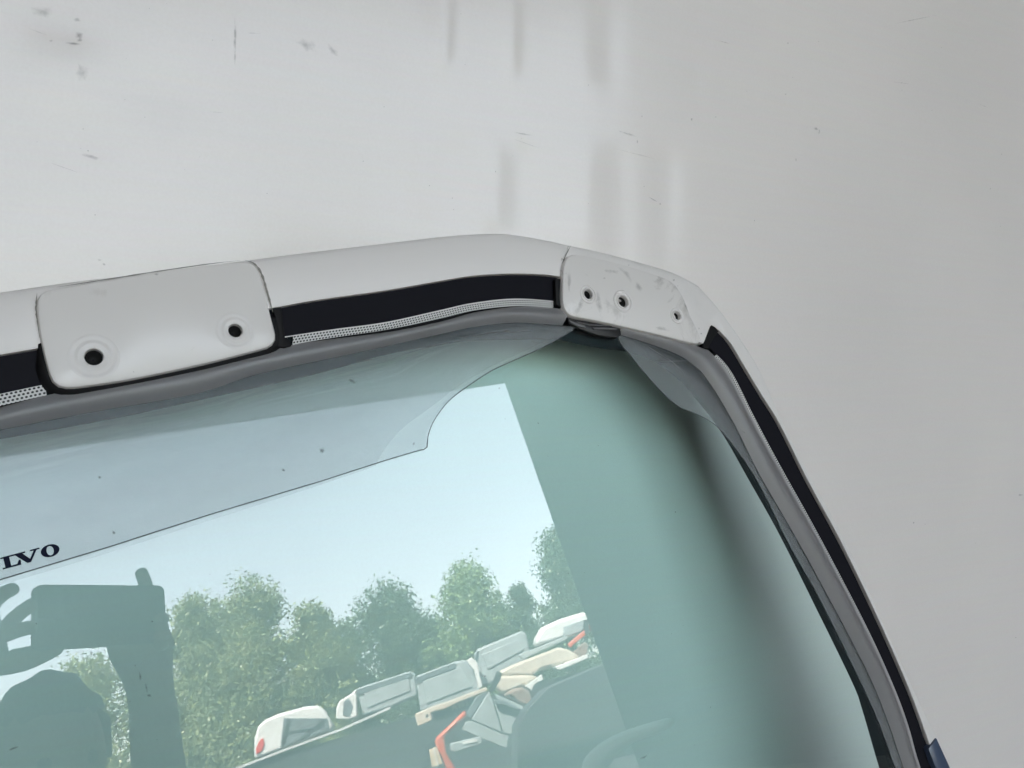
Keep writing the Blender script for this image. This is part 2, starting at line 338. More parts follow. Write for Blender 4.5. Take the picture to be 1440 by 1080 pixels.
# ------------------------------------------------------------------ the gate
gate = empty('car_tailgate', mat=GM)
tag(gate, 'white car tailgate with green tinted rear window leaning against the white wall', 'tailgate')
bpy.context.view_layer.update()
def lerp_row(a, b, t, ww): return [Vector((p.x + (q.x - p.x) * t, p.y + (q.y - p.y) * t, ww)) for p, q in zip(a, b)]
rows = [lerp_row(aO, aB, .35, -.026), lerp_row(aO, aB, .10, -.028), lerp_row(aO, aB, .02, -.022), lerp_row(aO, aB, 0, -.010), lerp_row(aO, aB, .02, -.002), lerp_row(aO, aB, .07, .0020),
        lerp_row(aO, aB, .14, .0036), lerp_row(aO, aB, .3, .0043), lerp_row(aO, aB, .97, .0044), lerp_row(aO, aB, .995, .0040), lerp_row(aO, aB, 1, .0026), lerp_row(aO, aB, 1, -.010)]
fr = sharp(loft('frame', rows, MAT['gate'], gate), 38)
# lower body of the gate, out of the picture
bm = bmesh.new(); h0 = VBOT - .003
lo_u = 2 * UC - tO[-1].x; hi_u = tO[-1].x
prof = [(h0, -.028), (h0, -.012), (h0 - .01, .004), (h0 - .08, .012), (h0 - .22, .03), (h0 - .34, .028), (.06, -.01), (.02, -.03), (.0, -.06)]
g = []
for vv, ww in prof:
    k = max(0, (h0 - vv)) ; g.append([bm.verts.new((lo_u + (hi_u - lo_u) * i / 24, vv, ww - .05 * abs(i / 12 - 1) ** 4)) for i in range(25)])
for a, b in zip(g, g[1:]):
    for i in range(24): bm.faces.new((a[i], a[i + 1], b[i + 1], b[i]))
from_bm('lower_panel', bm, MAT['gate'], gate)
# pane with thickness
ol = [p for p in lerp_row(aO, aB, .9, 0)][::3]
bm = bmesh.new()
f_ = [bm.verts.new((p.x, p.y, -.0005)) for p in ol]; k_ = [bm.verts.new((p.x, p.y, -.0042)) for p in ol]
bm.faces.new(f_); bm.faces.new(list(reversed(k_)))
for i in range(len(ol)): bm.faces.new((f_[i - 1], k_[i - 1], k_[i], f_[i]))
from_bm('glass_pane', bm, MAT['pane'], gate, smooth=False)
# black printed border behind the pane
bd = loft('black_border', [lerp_row(aO, aB, .95, -.0046), aB and lerp_row(aB, aF, .0, -.0046), lerp_row(aB, aF, .5, -.0046), aF], MAT['black'], gate)
pm = loft('primer_band', [lerp_row(aB, aG, -.0, .0004), lerp_row(aB, aG, .5, .0006), lerp_row(aB, aG, 1, .0004)], MAT['primer'], gate)
# dotted strips (printed mesh), each between the mounting pads
def strip(name, A, Bt, i0, i1, mat_, wA, wB, bulge=0, nrow=2, uvs=(1, 1), parent=None):
    rows = []
    for k in range(nrow):
        t = k / (nrow - 1); rows.append([Vector((p.x + (q.x - p.x) * t, p.y + (q.y - p.y) * t, wA + (wB - wA) * t + bulge * math.sin(math.pi * t))) for p, q in zip(A[i0:i1], Bt[i0:i1])])
    cum = [0]
    mid = rows[nrow // 2]
    for a, b in zip(mid, mid[1:]): cum.append(cum[-1] + (b - a).length)
    wd = [(rows[-1][k] - rows[0][k]).length for k in range(len(rows[0]))]
    if name == 'dotted_strip': return loft(name, rows, mat_, parent or gate, uv=lambda i, k: (cum[k] / .0025, i / (nrow - 1) * wd[k] / .0022))
    return loft(name, rows, mat_, parent or gate, uv=lambda i, k: (cum[k] * uvs[0], i / (nrow - 1) * uvs[1]))
def idx(tr, x, y):
    p = gl(x, y); return min(range(len(tr)), key=lambda i: (tr[i].x - p.x) ** 2 + (tr[i].y - p.y) ** 2)
C0 = len(tO) - 1                                # index of the middle of the arch in the mirrored lists
per = .0026
for (xa, ya, xb, yb) in ((14, 560, 58, 550), (410, 480, 782, 432)):
    ia, ib = idx(tG, xa, ya), idx(tG, xb, yb)
    if xa == 14: a0, a1 = C0 - ib, C0 + ib + 1   # the middle strip runs on past the axis
    else: a0, a1 = C0 + ia, C0 + ib + 1
    strip('dotted_strip', aG, aH, a0, a1, MAT['dots'], .0008, .0008, uvs=(1 / per, 4.5))
    if xa != 14: strip('dotted_strip', aG, aH, 2 * C0 - a1 + 1, 2 * C0 - a0 + 1, MAT['dots'], .0008, .0008, uvs=(1 / per, 4.5))
ia = idx(tG, 1003, 496)
strip('dotted_strip', aG, aH, C0 + ia, len(aG), MAT['dots'], .0008, .0008, uvs=(1 / per, 3))
strip('dotted_strip', aG, aH, 0, 2 * C0 - (C0 + ia) + 1, MAT['dots'], .0008, .0008, uvs=(1 / per, 3))

# lips: the plastic rolled up along the border
iL = idx(tH, 790, 436); iR0 = idx(tH, 874, 454)
strip('film_lip', aH, aJ, C0 - iL, C0 + iL + 1, MAT['lip'], .0035, .0022, .0035, 7, (8, 1))
strip('film_lip', aH, aJ, C0 + iR0, len(aH), MAT['lip'], .0035, .0022, .0035, 7, (8, 1))
strip('film_lip', aH, aJ, 0, C0 - iR0 + 1, MAT['lip'], .0035, .0022, .0035, 7, (8, 1))
# dark seam under the dotted strip
def seam(A, i0, i1, off, wid, parent=gate):
    rws = [[], []]
    for i in range(i0, i1):
        p, q = A[i], aJ[i]; d = Vector((q.x - p.x, q.y - p.y, 0)); d = d.normalized()
        e = min(1, min(i - i0, i1 - 1 - i) / 14)
        rws[0].append(Vector((p.x, p.y, .0058)) + d * off); rws[1].append(Vector((p.x, p.y, .0064)) + d * (off + wid * e + .0001))
    return loft('dark_seam', rws, MAT['rubber'], parent)
seam(aH, C0 + idx(tH, 404, 486), C0 + iL - 3, .0004, .0030)
seam(aH, C0 - idx(tH, 60, 558), C0 + idx(tH, 60, 558) + 1, .0004, .0030)

# films: flat on the pane, cut edge free
def film(name, upper, lower, mats, ww, wtop=None, n=60, rowsn=6, thick=.0008, uvx=1):
    up = catmull(upper, n); lo = catmull(lower, n); rws = []
    for k in range(rowsn):
        t = k / (rowsn - 1); z = ww + ((wtop if wtop is not None else ww) - ww) * (1 - t) ** 3
        rws.append([Vector((p.x + (q.x - p.x) * t, p.y + (q.y - p.y) * t, z)) for p, q in zip(up, lo)])
    o = loft(name, rws, mats, gate, uv=lambda i, k: (k / n * uvx, i / rowsn))
    for p_ in o.data.polygons: p_.use_smooth = False
    s = o.modifiers.new('thickness', 'SOLIDIFY'); s.thickness = thick; s.offset = -1; s.material_offset_rim = 1; s.use_rim = True
    # make sure the outer face looks along +w
    me = o.data
    if sum(p.normal.z for p in me.polygons) < 0: me.flip_normals()
    return o
wf = .0030
i9 = idx(tJ, 803, 459)
up = aJ[C0 - i9:C0 + i9 + 1]
cut = [(14, 811), (150, 770), (300, 722), (450, 677), (540, 648), (600, 630), (602, 612), (611, 590), (630, 565), (655, 545), (690, 522), (720, 508), (760, 490), (790, 474), (806, 464)]
cl = [gl(x, y, wf) for x, y in cut]; cl[0].x = UC
# the cut keeps its sharp corner: densify straight pieces before the spline
def dens(pts, corner):
    out = []
    for i, p in enumerate(pts):
        out.append(p)
        if i < len(pts) - 1 and i < corner:
            for k in range(1, 6): out.append(p.lerp(pts[i + 1], k / 6))
    return out
cl = dens(cl, 5)
film('clear_film', [Vector((p.x, p.y, 0)) for p in up], [Vector((p.x, p.y, 0)) for p in both(cl)], [MAT['film'], MAT['filmedge']], wf, .0022, n=160, rowsn=8)
def edge_line(pts, ww, wid, m):
    rw = [[], []]
    for i, p in enumerate(pts):
        t = (pts[min(i + 1, len(pts) - 1)] - pts[max(i - 1, 0)]).normalized(); n = Vector((-t.y, t.x, 0)) * wid * .5
        rw[0].append(Vector((p.x, p.y, ww)) + n); rw[1].append(Vector((p.x, p.y, ww)) - n)
    return loft('cut_edge', rw, m, gate)
edge_line(catmull([Vector((p.x, p.y, 0)) for p in both(cl)], 240), .0033, .0007, MAT['filmedge'])
bk = [(14, 819), (150, 778), (300, 730), (450, 682), (527, 656), (540, 632), (566, 602), (600, 577), (622, 560), (650, 540), (685, 519), (715, 504), (752, 487), (784, 470)]
bl = [gl(x, y, .0016) for x, y in bk]; bl[0].x = UC
bu = None
film('film_backing', [Vector((p.x, p.y, 0)) for p in aJ[C0 - idx(tJ, 786, 458):C0 + idx(tJ, 786, 458) + 1]], both(dens(bl, 4)), [MAT['backing'], MAT['film']], .0016, n=120, rowsn=3, thick=.0005)
ru = [Vector((p.x, p.y, 0)) for p in aJ[C0 + idx(tJ, 868, 470):]]
rc = [(870, 468), (872, 482), (885, 497), (905, 522), (930, 550), (955, 572), (970, 578), (990, 587), (1009, 600), (1031, 626), (1053, 657), (1071, 687), (1111, 768), (1142, 822), (1171, 878), (1220, 979), (1245, 1040), (1261, 1085)]
rl = [gl(x, y, wf) for x, y in rc]
for k in (.1, .2, .3): rl.append(rl[len(rc) - 1] + (rl[len(rc) - 1] - rl[len(rc) - 3]).normalized() * k)
film('clear_film', ru, [Vector((p.x, p.y, 0)) for p in rl], [MAT['film'], MAT['filmedge']], wf, .0022, n=110, rowsn=6)
film('clear_film', mir(ru), mir([Vector((p.x, p.y, 0)) for p in rl]), [MAT['film'], MAT['filmedge']], wf, .0022, n=110, rowsn=6)

# mounting pads
def uv2(pts, wo): return [(q.x, q.y) for q in (gl(x, y, wo) for x, y in pts)]
PW = .0100
padL = [(52, 422), (52, 440), (56, 471), (61, 496), (69, 526), (75, 538), (83, 543.5), (94, 545.5), (116, 544), (183, 534), (275, 515), (336, 500), (372, 490.5), (382, 486), (387.5, 479), (388.5, 470), (382, 444), (374, 412), (366, 386), (359, 374), (350, 368), (338, 367), (306, 370), (214, 382), (122, 397), (76, 405), (60, 410)]
hl = [(132, 502, .0056), (331, 465, .0049)]
def boss(center, r, parent, dish):
    c = center
    pr = [(r * 2.75, PW + .00004), (r * 2.6, PW + .0003), (r * 2.35, PW + .0003), (r * 2.2, PW + .0001), (r * 1.9, PW + .00008), (r * 1.8, PW + .0005), (r * 1.55, PW + .0006), (r * 1.4, PW + .0003), (r * 1.15, PW + .0005), (r * 1.02, PW + .0002), (r * .97, PW - .004)] if dish else \
         [(r * 2.0, PW + .00004), (r * 1.9, PW + .0007), (r * 1.6, PW + .0009), (r * 1.52, PW - .0009), (r * 1.42, PW - .0009), (r * 1.36, PW + .0010), (r * 1.1, PW + .0010), (r * 1.0, PW + .0004), (r * .95, PW - .004)]
    lathe('hole_collar', pr, c, MAT['gate'], parent)
    lathe('hole_lining', [(r * .92, PW - .003), (r * .75, PW - .0035), (r * .66, PW - .009), (.0002, PW - .0095)], c, MAT['hole'], parent)  # black lining: the shade down the hole is put into its colour
def pad(name, outline, holes, mat_, mirror=False, dish=True, label=None):
    o2 = uv2(outline, PW); hs = [((lambda q: (q.x, q.y))(gl(x, y, PW)), r) for x, y, r in holes]
    if mirror: o2 = [(2 * UC - a, b) for a, b in o2]; hs = [((2 * UC - a[0], a[1]), r) for a, r in hs]
    p = prism(name, o2, -.001, PW, mat_, gate, bevel=.0030, holes=[(c[0], c[1], r, .010) for c, r in hs], smooth_n=90)
    for c, r in hs: boss(c, r, p, dish)
    if label: p['label'] = label
    return p
pL = pad('mounting_pad', padL, hl, MAT['pad'], label='smooth white mounting pad with two holes')
pad('mounting_pad', padL, hl, MAT['pad'], mirror=True)
padR = [(791.5, 400), (791, 419), (793, 431), (797, 439), (803, 444), (812, 446.5), (840, 451.5), (872, 458.5), (922, 470), (960, 479.5), (979, 483.5), (985, 482), (986, 476), (981, 462), (972, 444), (963, 420), (952, 402), (940, 392), (915, 383), (880, 372), (840, 362), (812, 357), (799, 361), (793, 375)]
hr = [(827, 414, .0046), (876, 424, .0056), (952, 444, .0042)]
pR = pad('mounting_pad', padR, hr, MAT['dirtypad'], dish=False, label='grimy corner mounting pad with three holes')
pad('mounting_pad', padR, hr, MAT['dirtypad'], mirror=True, dish=False)
# black gasket that borders the middle pad below the white paint
def gasket(seq, w0, w1, wid, mirror=False):
    pts = [gl(x, y, w0) for x, y in seq]; pts = catmull(pts, 60); rw = [[], [], [], []]
    for i, p in enumerate(pts):
        t = (pts[min(i + 1, 59)] - pts[max(i - 1, 0)]).normalized(); n = Vector((t.y, -t.x, 0))
        e = min(1, min(i, 59 - i) / 6 + .3)
        for k, (o_, z) in enumerate(((-.003, w1), (.0, w1), (wid * .7 * e, w1 * .8), (wid * e, .001))): rw[k].append(Vector((p.x, p.y, z)) + n * o_)
    if mirror: rw = [[Vector((2 * UC - p.x, p.y, p.z)) for p in r] for r in rw]
    return loft('gasket', rw, MAT['rubber'], gate)
gs = [(57, 484), (61, 497), (69, 526), (75, 538), (83, 544), (94, 546), (116, 545), (183, 535), (275, 516), (336, 501), (372, 491), (383, 486), (389, 479), (389.5, 470), (386, 448)]
gasket(gs, .004, .0068, .0062); gasket(gs, .004, .0068, .0062, True)
# clip under the corner pad, laid bare between the two films
def shape(name, pts, w0, w1, m, bevel=.0008, parent=gate, sm=None):
    return prism(name, uv2(pts, w1), w0, w1, m, parent, bevel=bevel, smooth_n=sm)
ck = shape('clip', [(797, 445), (812, 447), (872, 460), (874, 472), (868, 475), (840, 471), (815, 462), (802, 454)], .0, .0045, MAT['plastic'])
shape('clip_ridge', [(800, 450), (806, 452), (822, 457), (824, 461), (814, 459), (803, 454)], .004, .0062, MAT['ridge'], .0006, ck)
shape('clip_ridge', [(834, 460.5), (850, 460), (868, 461.5), (868, 463.5), (850, 463), (836, 463)], .004, .0062, MAT['ridge'], .0006, ck)
shape('clip_ridge', [(812, 452), (830, 456), (870, 458), (870, 459.2), (830, 457.5), (812, 453.4)], .004, .0056, MAT['ridge'], .0004, ck)
# torn black end of the seal at the corner pad and the torn end by the middle pad
shape('seal_end', [(999, 459), (1001, 457), (1006, 460), (1011, 466), (1005, 474), (996, 490), (988, 488)], .001, .0052, MAT['rubber'])
shape('seal_end', [(384, 433), (396, 432), (398, 452), (401, 474), (408, 478), (410, 486), (400, 489), (391, 487), (392, 470)], .001, .0066, MAT['rubber'])
shape('seal_end', [(781, 392), (790, 392), (791, 428), (797, 438), (790, 433), (782, 428)], .001, .0056, MAT['rubber'])
# thin white line at the strip's upper edge and blue trim at the lower right
ln = catmull([gl(x, y, .0012) for x, y in [(400, 474), (470, 463.5), (543, 453.5), (620, 436.5), (666, 426.5), (727, 420.5), (795, 425.5)]], 50)
loft('print_line', [[p + Vector((0, .0004, 0)) for p in ln], [p - Vector((0, .0004, 0)) for p in ln]], MAT['gate'], gate)
shape('corner_trim', [(1306, 1053), (1317.5, 1038.5), (1333, 1072), (1352, 1115), (1334, 1115), (1314, 1075)], -.01, .0066, MAT['bluetrim'], .001)
# lettering
def lettering():
    bm = bmesh.new(); o0 = gl(4, 801, .0036); ux = (gl(72, 782.5, .0036) - o0); k = 19.0 / 71 * 1.05
    L_ = ux.length * k; uu = ux.normalized(); vv = Vector((-uu.y, uu.x, 0))
    P_ = lambda x, y: o0 + uu * x * L_ + vv * y * L_
    V_ = [(0, 1), (0, .88), (.16, .88), (.78, 0), (1.02, 0), (1.5, .88), (1.7, .88), (1.7, 1), (1.1, 1), (1.1, .88), (1.32, .88), (1.0, .28), (.62, .88), (.8, .88), (.8, 1)]
    Lt = [(0, 0), (0, .12), (.17, .12), (.17, .88), (0, .88), (0, 1), (.72, 1), (.72, .88), (.52, .88), (.52, .14), (.9, .14), (1.02, .42), (1.14, .42), (1.1, 0)]
    def poly(pts, x0, sx):
        a = [bm.verts.new(P_(x0 + x * sx, y)) for x, y in pts]; b = [bm.verts.new(v.co + Vector((0, 0, .0003))) for v in a]
        bm.faces.new(a); bm.faces.new(list(reversed(b)))
        for i in range(len(a)): bm.faces.new((a[i - 1], a[i], b[i], b[i - 1]))
    def ring(x0):
        n = 36; ra = []
        for (rx, rz) in ((.70, .53), (.27, .40)):
            ra.append([[bm.verts.new(P_(x0 + .70 + rx * math.cos(2 * math.pi * i / n), .5 + rz * math.sin(2 * math.pi * i / n)) + Vector((0, 0, h))) for i in range(n)] for h in (0, .0003)])
        for i in range(n):
            j = (i + 1) % n
            bm.faces.new((ra[0][1][i], ra[0][1][j], ra[1][1][j], ra[1][1][i])); bm.faces.new((ra[0][0][i], ra[0][1][i], ra[0][1][j], ra[0][0][j])); bm.faces.new((ra[1][1][i], ra[1][0][i], ra[1][0][j], ra[1][1][j]))
    poly(Lt, 0, 1.2); poly(V_, .86, 1.18); ring(2.88); ring(-1.56); poly(V_, -3.1, 1.18)
    return from_bm('lettering', bm, MAT['letter'], gate, smooth=False)
lettering()

# specks and smears on the pane
def flake(pts, mats, parent, to, name, grow=1.0):           # thin irregular patch, uv.x = 1 in the middle, 0 at the rim
    bm = bmesh.new(); ul = bm.loops.layers.uv.new('UVMap')
    c = sum(pts, Vector()) / len(pts)
    cv = bm.verts.new(to @ c); vs_ = [bm.verts.new(to @ (c + (p - c) * grow)) for p in pts]
    for i in range(len(vs_)):
        f = bm.faces.new((cv, vs_[i - 1], vs_[i])); f.loops[0][ul].uv = (1, 0)
        for l in f.loops[1:]: l[ul].uv = (.15, 0)
    return from_bm(name, bm, mats, parent, smooth=False)
def blob(x, y, rx, ry_, ang, fn, n=10, seed=0):
    rnd = random.Random(seed); out = []
    for i in range(n):
        a = 2 * math.pi * i / n; q = rnd.uniform(.7, 1.2); dx, dy = rx * q * math.cos(a), ry_ * q * math.sin(a)
        out.append(fn(x + dx * math.cos(ang) - dy * math.sin(ang), y + dx * math.sin(ang) + dy * math.cos(ang)))
    return out
specks = [(453, 634, 5, 6, 0), (399, 661, 4, 3, 0), (495, 536, 7, 4, .4), (197, 951, 3, 9, -.1), (206, 968, 3, 10, -.15), (210, 978, 5, 3, .3), (190, 936, 1.6, 2, 0), (51, 877, 2, 2, 0), (214, 874, 2, 2, 0), (682, 951, 3, 2, 0), (582, 624, 2, 4, .3), (601, 585, 2, 2, 0), (702, 546, 2, 2, 0), (757, 595, 1.6, 1.8, 0), (799, 806, 2, 2, 0), (615, 520, 1.6, 1.6, 0), (624, 525, 1.6, 1.6, 0), (905, 1065, 10, 3, -.5), (20, 1052, 12, 3, -.4), (140, 671, 3, 3, 0), (160, 749, 3, 3, 0), (950, 720, 1.6, 1.6, 0), (129, 918, 3, 6, 0)]
for i, (x, y, a, b, g_) in enumerate(specks):
    flake(blob(x, y, a, b, g_, lambda p, q: px(p, q, .0040), seed=i), MAT['speck'], gate, GI, 'dirt_speck')
# hairline scratches in the film near the border
for i, (x0, y0, x1, y1) in enumerate([(905, 509, 978, 507), (935, 500, 958, 520), (900, 480, 950, 512), (560, 500, 640, 478), (480, 515, 560, 497), (640, 476, 720, 462), (690, 470, 760, 463), (1040, 604, 1062, 618)]):
    n = Vector((y1 - y0, x0 - x1)).normalized() * .45
    P4 = [(x0, y0), ((x0 + x1) / 2 + n.x, (y0 + y1) / 2 + n.y), (x1, y1), ((x0 + x1) / 2 - n.x, (y0 + y1) / 2 - n.y)]
    bm = bmesh.new(); bm.faces.new([bm.verts.new(gl(x, y, .0045)) for x, y in P4]); from_bm('scratch', bm, MAT['ridge'], gate, smooth=False)
# chips in the paint round the corner pad
chips = [(798, 350, 1.5, 4, .1), (799, 347, 3, 1, 0), (792, 365, 3.5, 1.5, .6), (790, 366, 1.5, 2.5, 0), (789, 381, 3, 2, .3), (791, 384, 1.2, 2.5, 0), (850, 391, 2, 1.4, 0), (948, 394, 2.2, 2, 0), (953, 402, 1.2, 1.6, 0), (964, 430, 2, 6, -.4), (983, 462, 1.5, 2, 0), (986, 469, 1.5, 1.5, 0), (884, 373, 1.5, 2, 0), (220, 385.5, 4, 2, 0), (188, 523, 1.5, 1.5, 0), (680, 389, 12, .8, 0), (724, 387.5, 8, .8, 0)]
for i, (x, y, a, b, g_) in enumerate(chips):
    flake(blob(x, y, a, b, g_, lambda p, q: px(p, q, PW + .0004), seed=50 + i), MAT['scuff'], gate, GI, 'paint_chip', 1.3)
for i, (x, y, a, b, g_) in enumerate([(898, 403, 9, 4, 1.0), (815, 430, 4, 14, .4), (842, 425, 4, 16, -.2), (930, 462, 12, 3, .2), (880, 385, 12, 4, .9), (860, 382, 10, 3, .1), (800, 395, 3, 14, 0)]):
    flake(blob(x, y, a, b, g_, lambda p, q: px(p, q, PW + .0003), seed=80 + i), MAT['faint'], pR, GI, 'grime_smear', 1.5)

for nm_, seq, wd_ in (('a', [(344, 366), (358, 371), (368, 386), (376, 412), (384, 440)], .0011), ('b', [(52, 412), (51, 436), (56, 468), (60, 490)], .0008), ('c', [(80, 404), (150, 393), (220, 382), (300, 370.5), (338, 366.5)], .0006), ('d', [(790.5, 392), (791, 372), (796, 358), (803, 345)], .0006)):
    pts_ = catmull([gl(x, y, .0052) for x, y in seq], 24); rw = [[], []]
    for i, p in enumerate(pts_):
        t = (pts_[min(i + 1, 23)] - pts_[max(i - 1, 0)]).normalized(); n = Vector((-t.y, t.x, 0)) * wd_ * min(1, min(i, 23 - i) / 6 + .1) * (.7 + .5 * noise.noise(Vector((i * .7, 1, 2))))
        rw[0].append(Vector((p.x, p.y, .0054)) + n); rw[1].append(Vector((p.x, p.y, .0054)) - n)
    loft('crease_line', rw, MAT['crease'], gate)  # thin darker lines along the pad edges
rs = random.Random(5)
for i in range(46):
    x, y = rs.uniform(20, 1000), rs.uniform(560, 1070)
    a = rs.uniform(.5, 1.2); flake(blob(x, y, a, a * rs.uniform(.6, 1.2), 0, lambda p, q: px(p, q, .0040), n=6, seed=900 + i), MAT['speck'], gate, GI, 'dirt_speck')

# ------------------------------------------------------------------ the wall behind
dmax = max((GM @ Vector((p.x, p.y, -.030)) - CAM).dot(-BX) for p in aO)
DW = dmax + .026                                # lens to wall
WP = CAM - BX * DW
def wp(x, y, off=0.0): d = ray(x, y); return CAM + d * ((DW - off) / d.dot(-BX))
def wl(p): q = p - WP; return q.dot(AX), p.z     # wall coordinates (along, up)
wall = empty('white_wall', Vector((WP.x, WP.y, 0)))
tag(wall, 'plain white sheet metal wall with scuffs standing behind the tailgate', 'wall')
dents = []                                       # (along, up, half width, half height, depth)
def dent(x, y0, y1, wpx, depth):
    s0, z0 = wl(wp(x, y0)); s1, z1 = wl(wp(x, y1)); sa, _ = wl(wp(x + wpx, (y0 + y1) / 2))
    dents.append(((s0 + s1) / 2, (z0 + z1) / 2, abs(sa - s0), abs(z1 - z0) / 2, depth * .8))
for a in [(618, -40, 108, 14, .0027), (712, -40, 120, 14, .0022), (812, -40, 130, 26, .0010), (850, -60, 130, 20, -.0008), (595, 20, 110, 10, .0005),
          (596, 180, 300, 16, .0010), (640, 185, 330, 22, -.0014), (692, 190, 330, 14, .0012), (735, 195, 340, 18, -.0014), (828, 200, 360, 30, .0009), (870, 200, 380, 32, -.0009), (935, 205, 380, 24, -.0014), (975, 100, 150, 10, -.0008),
          (90, 60, 150, 60, .0016), (230, 100, 160, 50, -.0014), (330, 15, 90, 5, .0003)]: dent(*a)
ZB = wl(wp(700, 300))[1]
def relief(s, z):
    h = .0022 * noise.noise(Vector((s * 1.3, z * 1.1, 3.1))) + .0009 * noise.noise(Vector((s * 3.7, z * 2.3, 9.7)))
    k = max(0, z - ZB); h += .046 * (1 - math.exp(-k / .07)) * .75 * (1 - math.exp(-k / .75))   # the sheets belly out higher up, shaped to shift the reflected sky edge
    for a, b, c, d, e in dents:
        x_, y_ = (s - a) / c, abs(z - b) / d
        if abs(x_) < 3 and y_ < 2: h += e * math.exp(-x_ * x_) * (1 if y_ < .6 else math.exp(-((y_ - .6) / .35) ** 2))
    return h
seam_s = wl(wp(331, 200))[0]; sR = wl(wp(1435, 500))[0]
def sheet(s0, s1, z0, z1, ns, nz, tilt):
    bm = bmesh.new(); gr = []
    for j in range(nz + 1):
        row = []
        for i in range(ns + 1):
            s = s0 + (s1 - s0) * i / ns; z = z0 + (z1 - z0) * j / nz
            e = min(s - s0, s1 - s); roll = 0
            p = AX * s + BX * (relief(s, z) + tilt * (s - (s0 + s1) / 2) + roll) ; row.append(bm.verts.new((p.x, p.y, z)))
        gr.append(row)
    for j in range(nz):
        for i in range(ns): bm.faces.new((gr[j][i], gr[j][i + 1], gr[j + 1][i + 1], gr[j + 1][i]))
    from_bm('panel', bm, MAT['wall'], wall)
sheet(seam_s - 1.25, seam_s, 0, 2.6, 130, 200, 0)
sheet(seam_s, seam_s + 1.9, 0, 2.6, 330, 380, 0)
sheet(seam_s + 1.902, 7.9, 0, 2.6, 20, 10, 0)
sheet(-6, seam_s - 1.252, 0, 2.6, 20, 10, 0); sheet(-10, -6.002, 0, 6.6, 20, 10, 0)
sheet(-6, 7.9, 2.603, 6.6, 30, 10, 0)
bm = bmesh.new()
for s in (-12, 7.9):
    pass
c4 = [AX * -10 - BX * .03, AX * 7.9 - BX * .03, AX * 7.9 - BX * .2, AX * -10 - BX * .2]
lo = [bm.verts.new((p.x, p.y, 0)) for p in c4]; hi = [bm.verts.new((p.x, p.y, 6.6)) for p in c4]
for i in range(4): bm.faces.new((lo[i - 1], lo[i], hi[i], hi[i - 1]))
bm.faces.new(hi); bm.faces.new(lo)
from_bm('wall_core', bm, MAT['steel'], wall, smooth=False)
WI = Matrix.Translation(-Vector((WP.x, WP.y, 0)))
rw_ = random.Random(11); extra = []
for i in range(60): extra.append((rw_.uniform(10, 1430), rw_.uniform(5, 330 if i % 3 else 900), rw_.uniform(.5, 1.3), rw_.uniform(.5, 1.3), 0, 0))
for i in range(9): extra.append((rw_.uniform(30, 1400), rw_.uniform(5, 330), rw_.uniform(8, 34), rw_.uniform(.4, .8), rw_.uniform(-.3, .5), 1))
marks = [(111, 53, 8, 7, .2, 0), (105, 65, 14, 2, .1, 0), (112, 60, 5, 3, 0, 0), (109, 32, 5, 3, 0, 1), (116, 106, 10, 13, 0, 1), (72, 61, 3, 2, 0, 1), (128, 221, 16, 3, .3, 0), (329, 55, 2.2, 24, .02, 0), (329, 86, 1.4, 12, 0, 1),
         (140, 366, 4, 2, 0, 1), (146, 372, 3, 2, .5, 0), (1143, 183, 4, 2, .3, 0), (1147, 187, 1.5, 4, .2, 0), (918, 281, 10, .9, .5, 0), (928, 287, 2.4, 1.6, .4, 0), (968, 170, 1.6, 2.4, .3, 0), (893, 201, 1.2, 3, 0, 0), (1099, 65, 1.6, 1.6, 0, 0), (1116, 226, 1, 3, 0, 1), (465, 75, 12, 5, .8, 1), (1434, 696, 4, 2, 0, 0), (1284, 735, 1.4, 1.4, 0, 0), (1260, 120, 14, 1, .15, 1), (1045, 490, 1.6, 1.6, 0, 0), (880, 190, 18, 2, .3, 1), (735, 190, 14, 1.4, .15, 1), (430, 68, 16, 8, .3, 1), (60, 20, 16, 10, 0, 1)]
for i, (x, y, a, b, g_, ft) in enumerate(marks + [e for e in extra if e[1] < 320 or e[0] > 1180]):
    o = flake(blob(x, y, a, b, g_, lambda p, q: wp(p, q, 0), n=12, seed=200 + i), MAT['faint' if ft else 'scuff'], wall, WI, 'scuff_mark', 1.35)
    for v in o.data.vertices:
        s = v.co.dot(AX); v.co += BX * (relief(s, v.co.z) + .0012 + .003 * (s < seam_s) * 0 + (0 if s < seam_s else 0) )

# ------------------------------------------------------------------ ground, shed roof and side wall (seen in the pane)
bm = bmesh.new(); bmesh.ops.create_grid(bm, x_segments=8, y_segments=8, size=700)
tag(from_bm('ground', bm, MAT['ground'], smooth=False), kind='structure')
corner = rfar(705, 525, 9.5); foot_c = rfar(838, 905, 9.5)
end_top = corner.copy(); kz = (corner.z - 0) / (corner.z - foot_c.z); end_foot = corner + (foot_c - corner) * kz; end_foot.z = 0
zr = corner.z
lo_e = Vector((corner.x, corner.y, 0))
edge_dir = Vector((-math.cos(R_(50)), -math.sin(R_(50)), 0))       # along the roof edge, to the left of the opening
left_end = lo_e + edge_dir * (9.5 * (math.tan(R_(12.6)) + math.tan(R_(44))))   # the opening spans from about 6 to 62 degrees
def on_wall(p): return p + BX * ((WP - p).dot(BX))
roof = empty('shed_roof', Vector((corner.x, corner.y, 0))); tag(roof, 'dark flat shed roof reaching out over the wall and the tailgate', 'roof')
def plate(name, quad, z0, z1, m, parent):
    bm = bmesh.new(); pi = parent.matrix_world.inverted() if parent else Matrix(); pi = Matrix.Translation(-parent.location)
    a = [bm.verts.new(pi @ Vector((p.x, p.y, z0))) for p in quad]; b = [bm.verts.new(pi @ Vector((p.x, p.y, z1))) for p in quad]
    bm.faces.new(list(reversed(a))); bm.faces.new(b)
    for i in range(len(a)): bm.faces.new((a[i - 1], a[i], b[i], b[i - 1]))
    return from_bm(name, bm, m, parent, smooth=False)
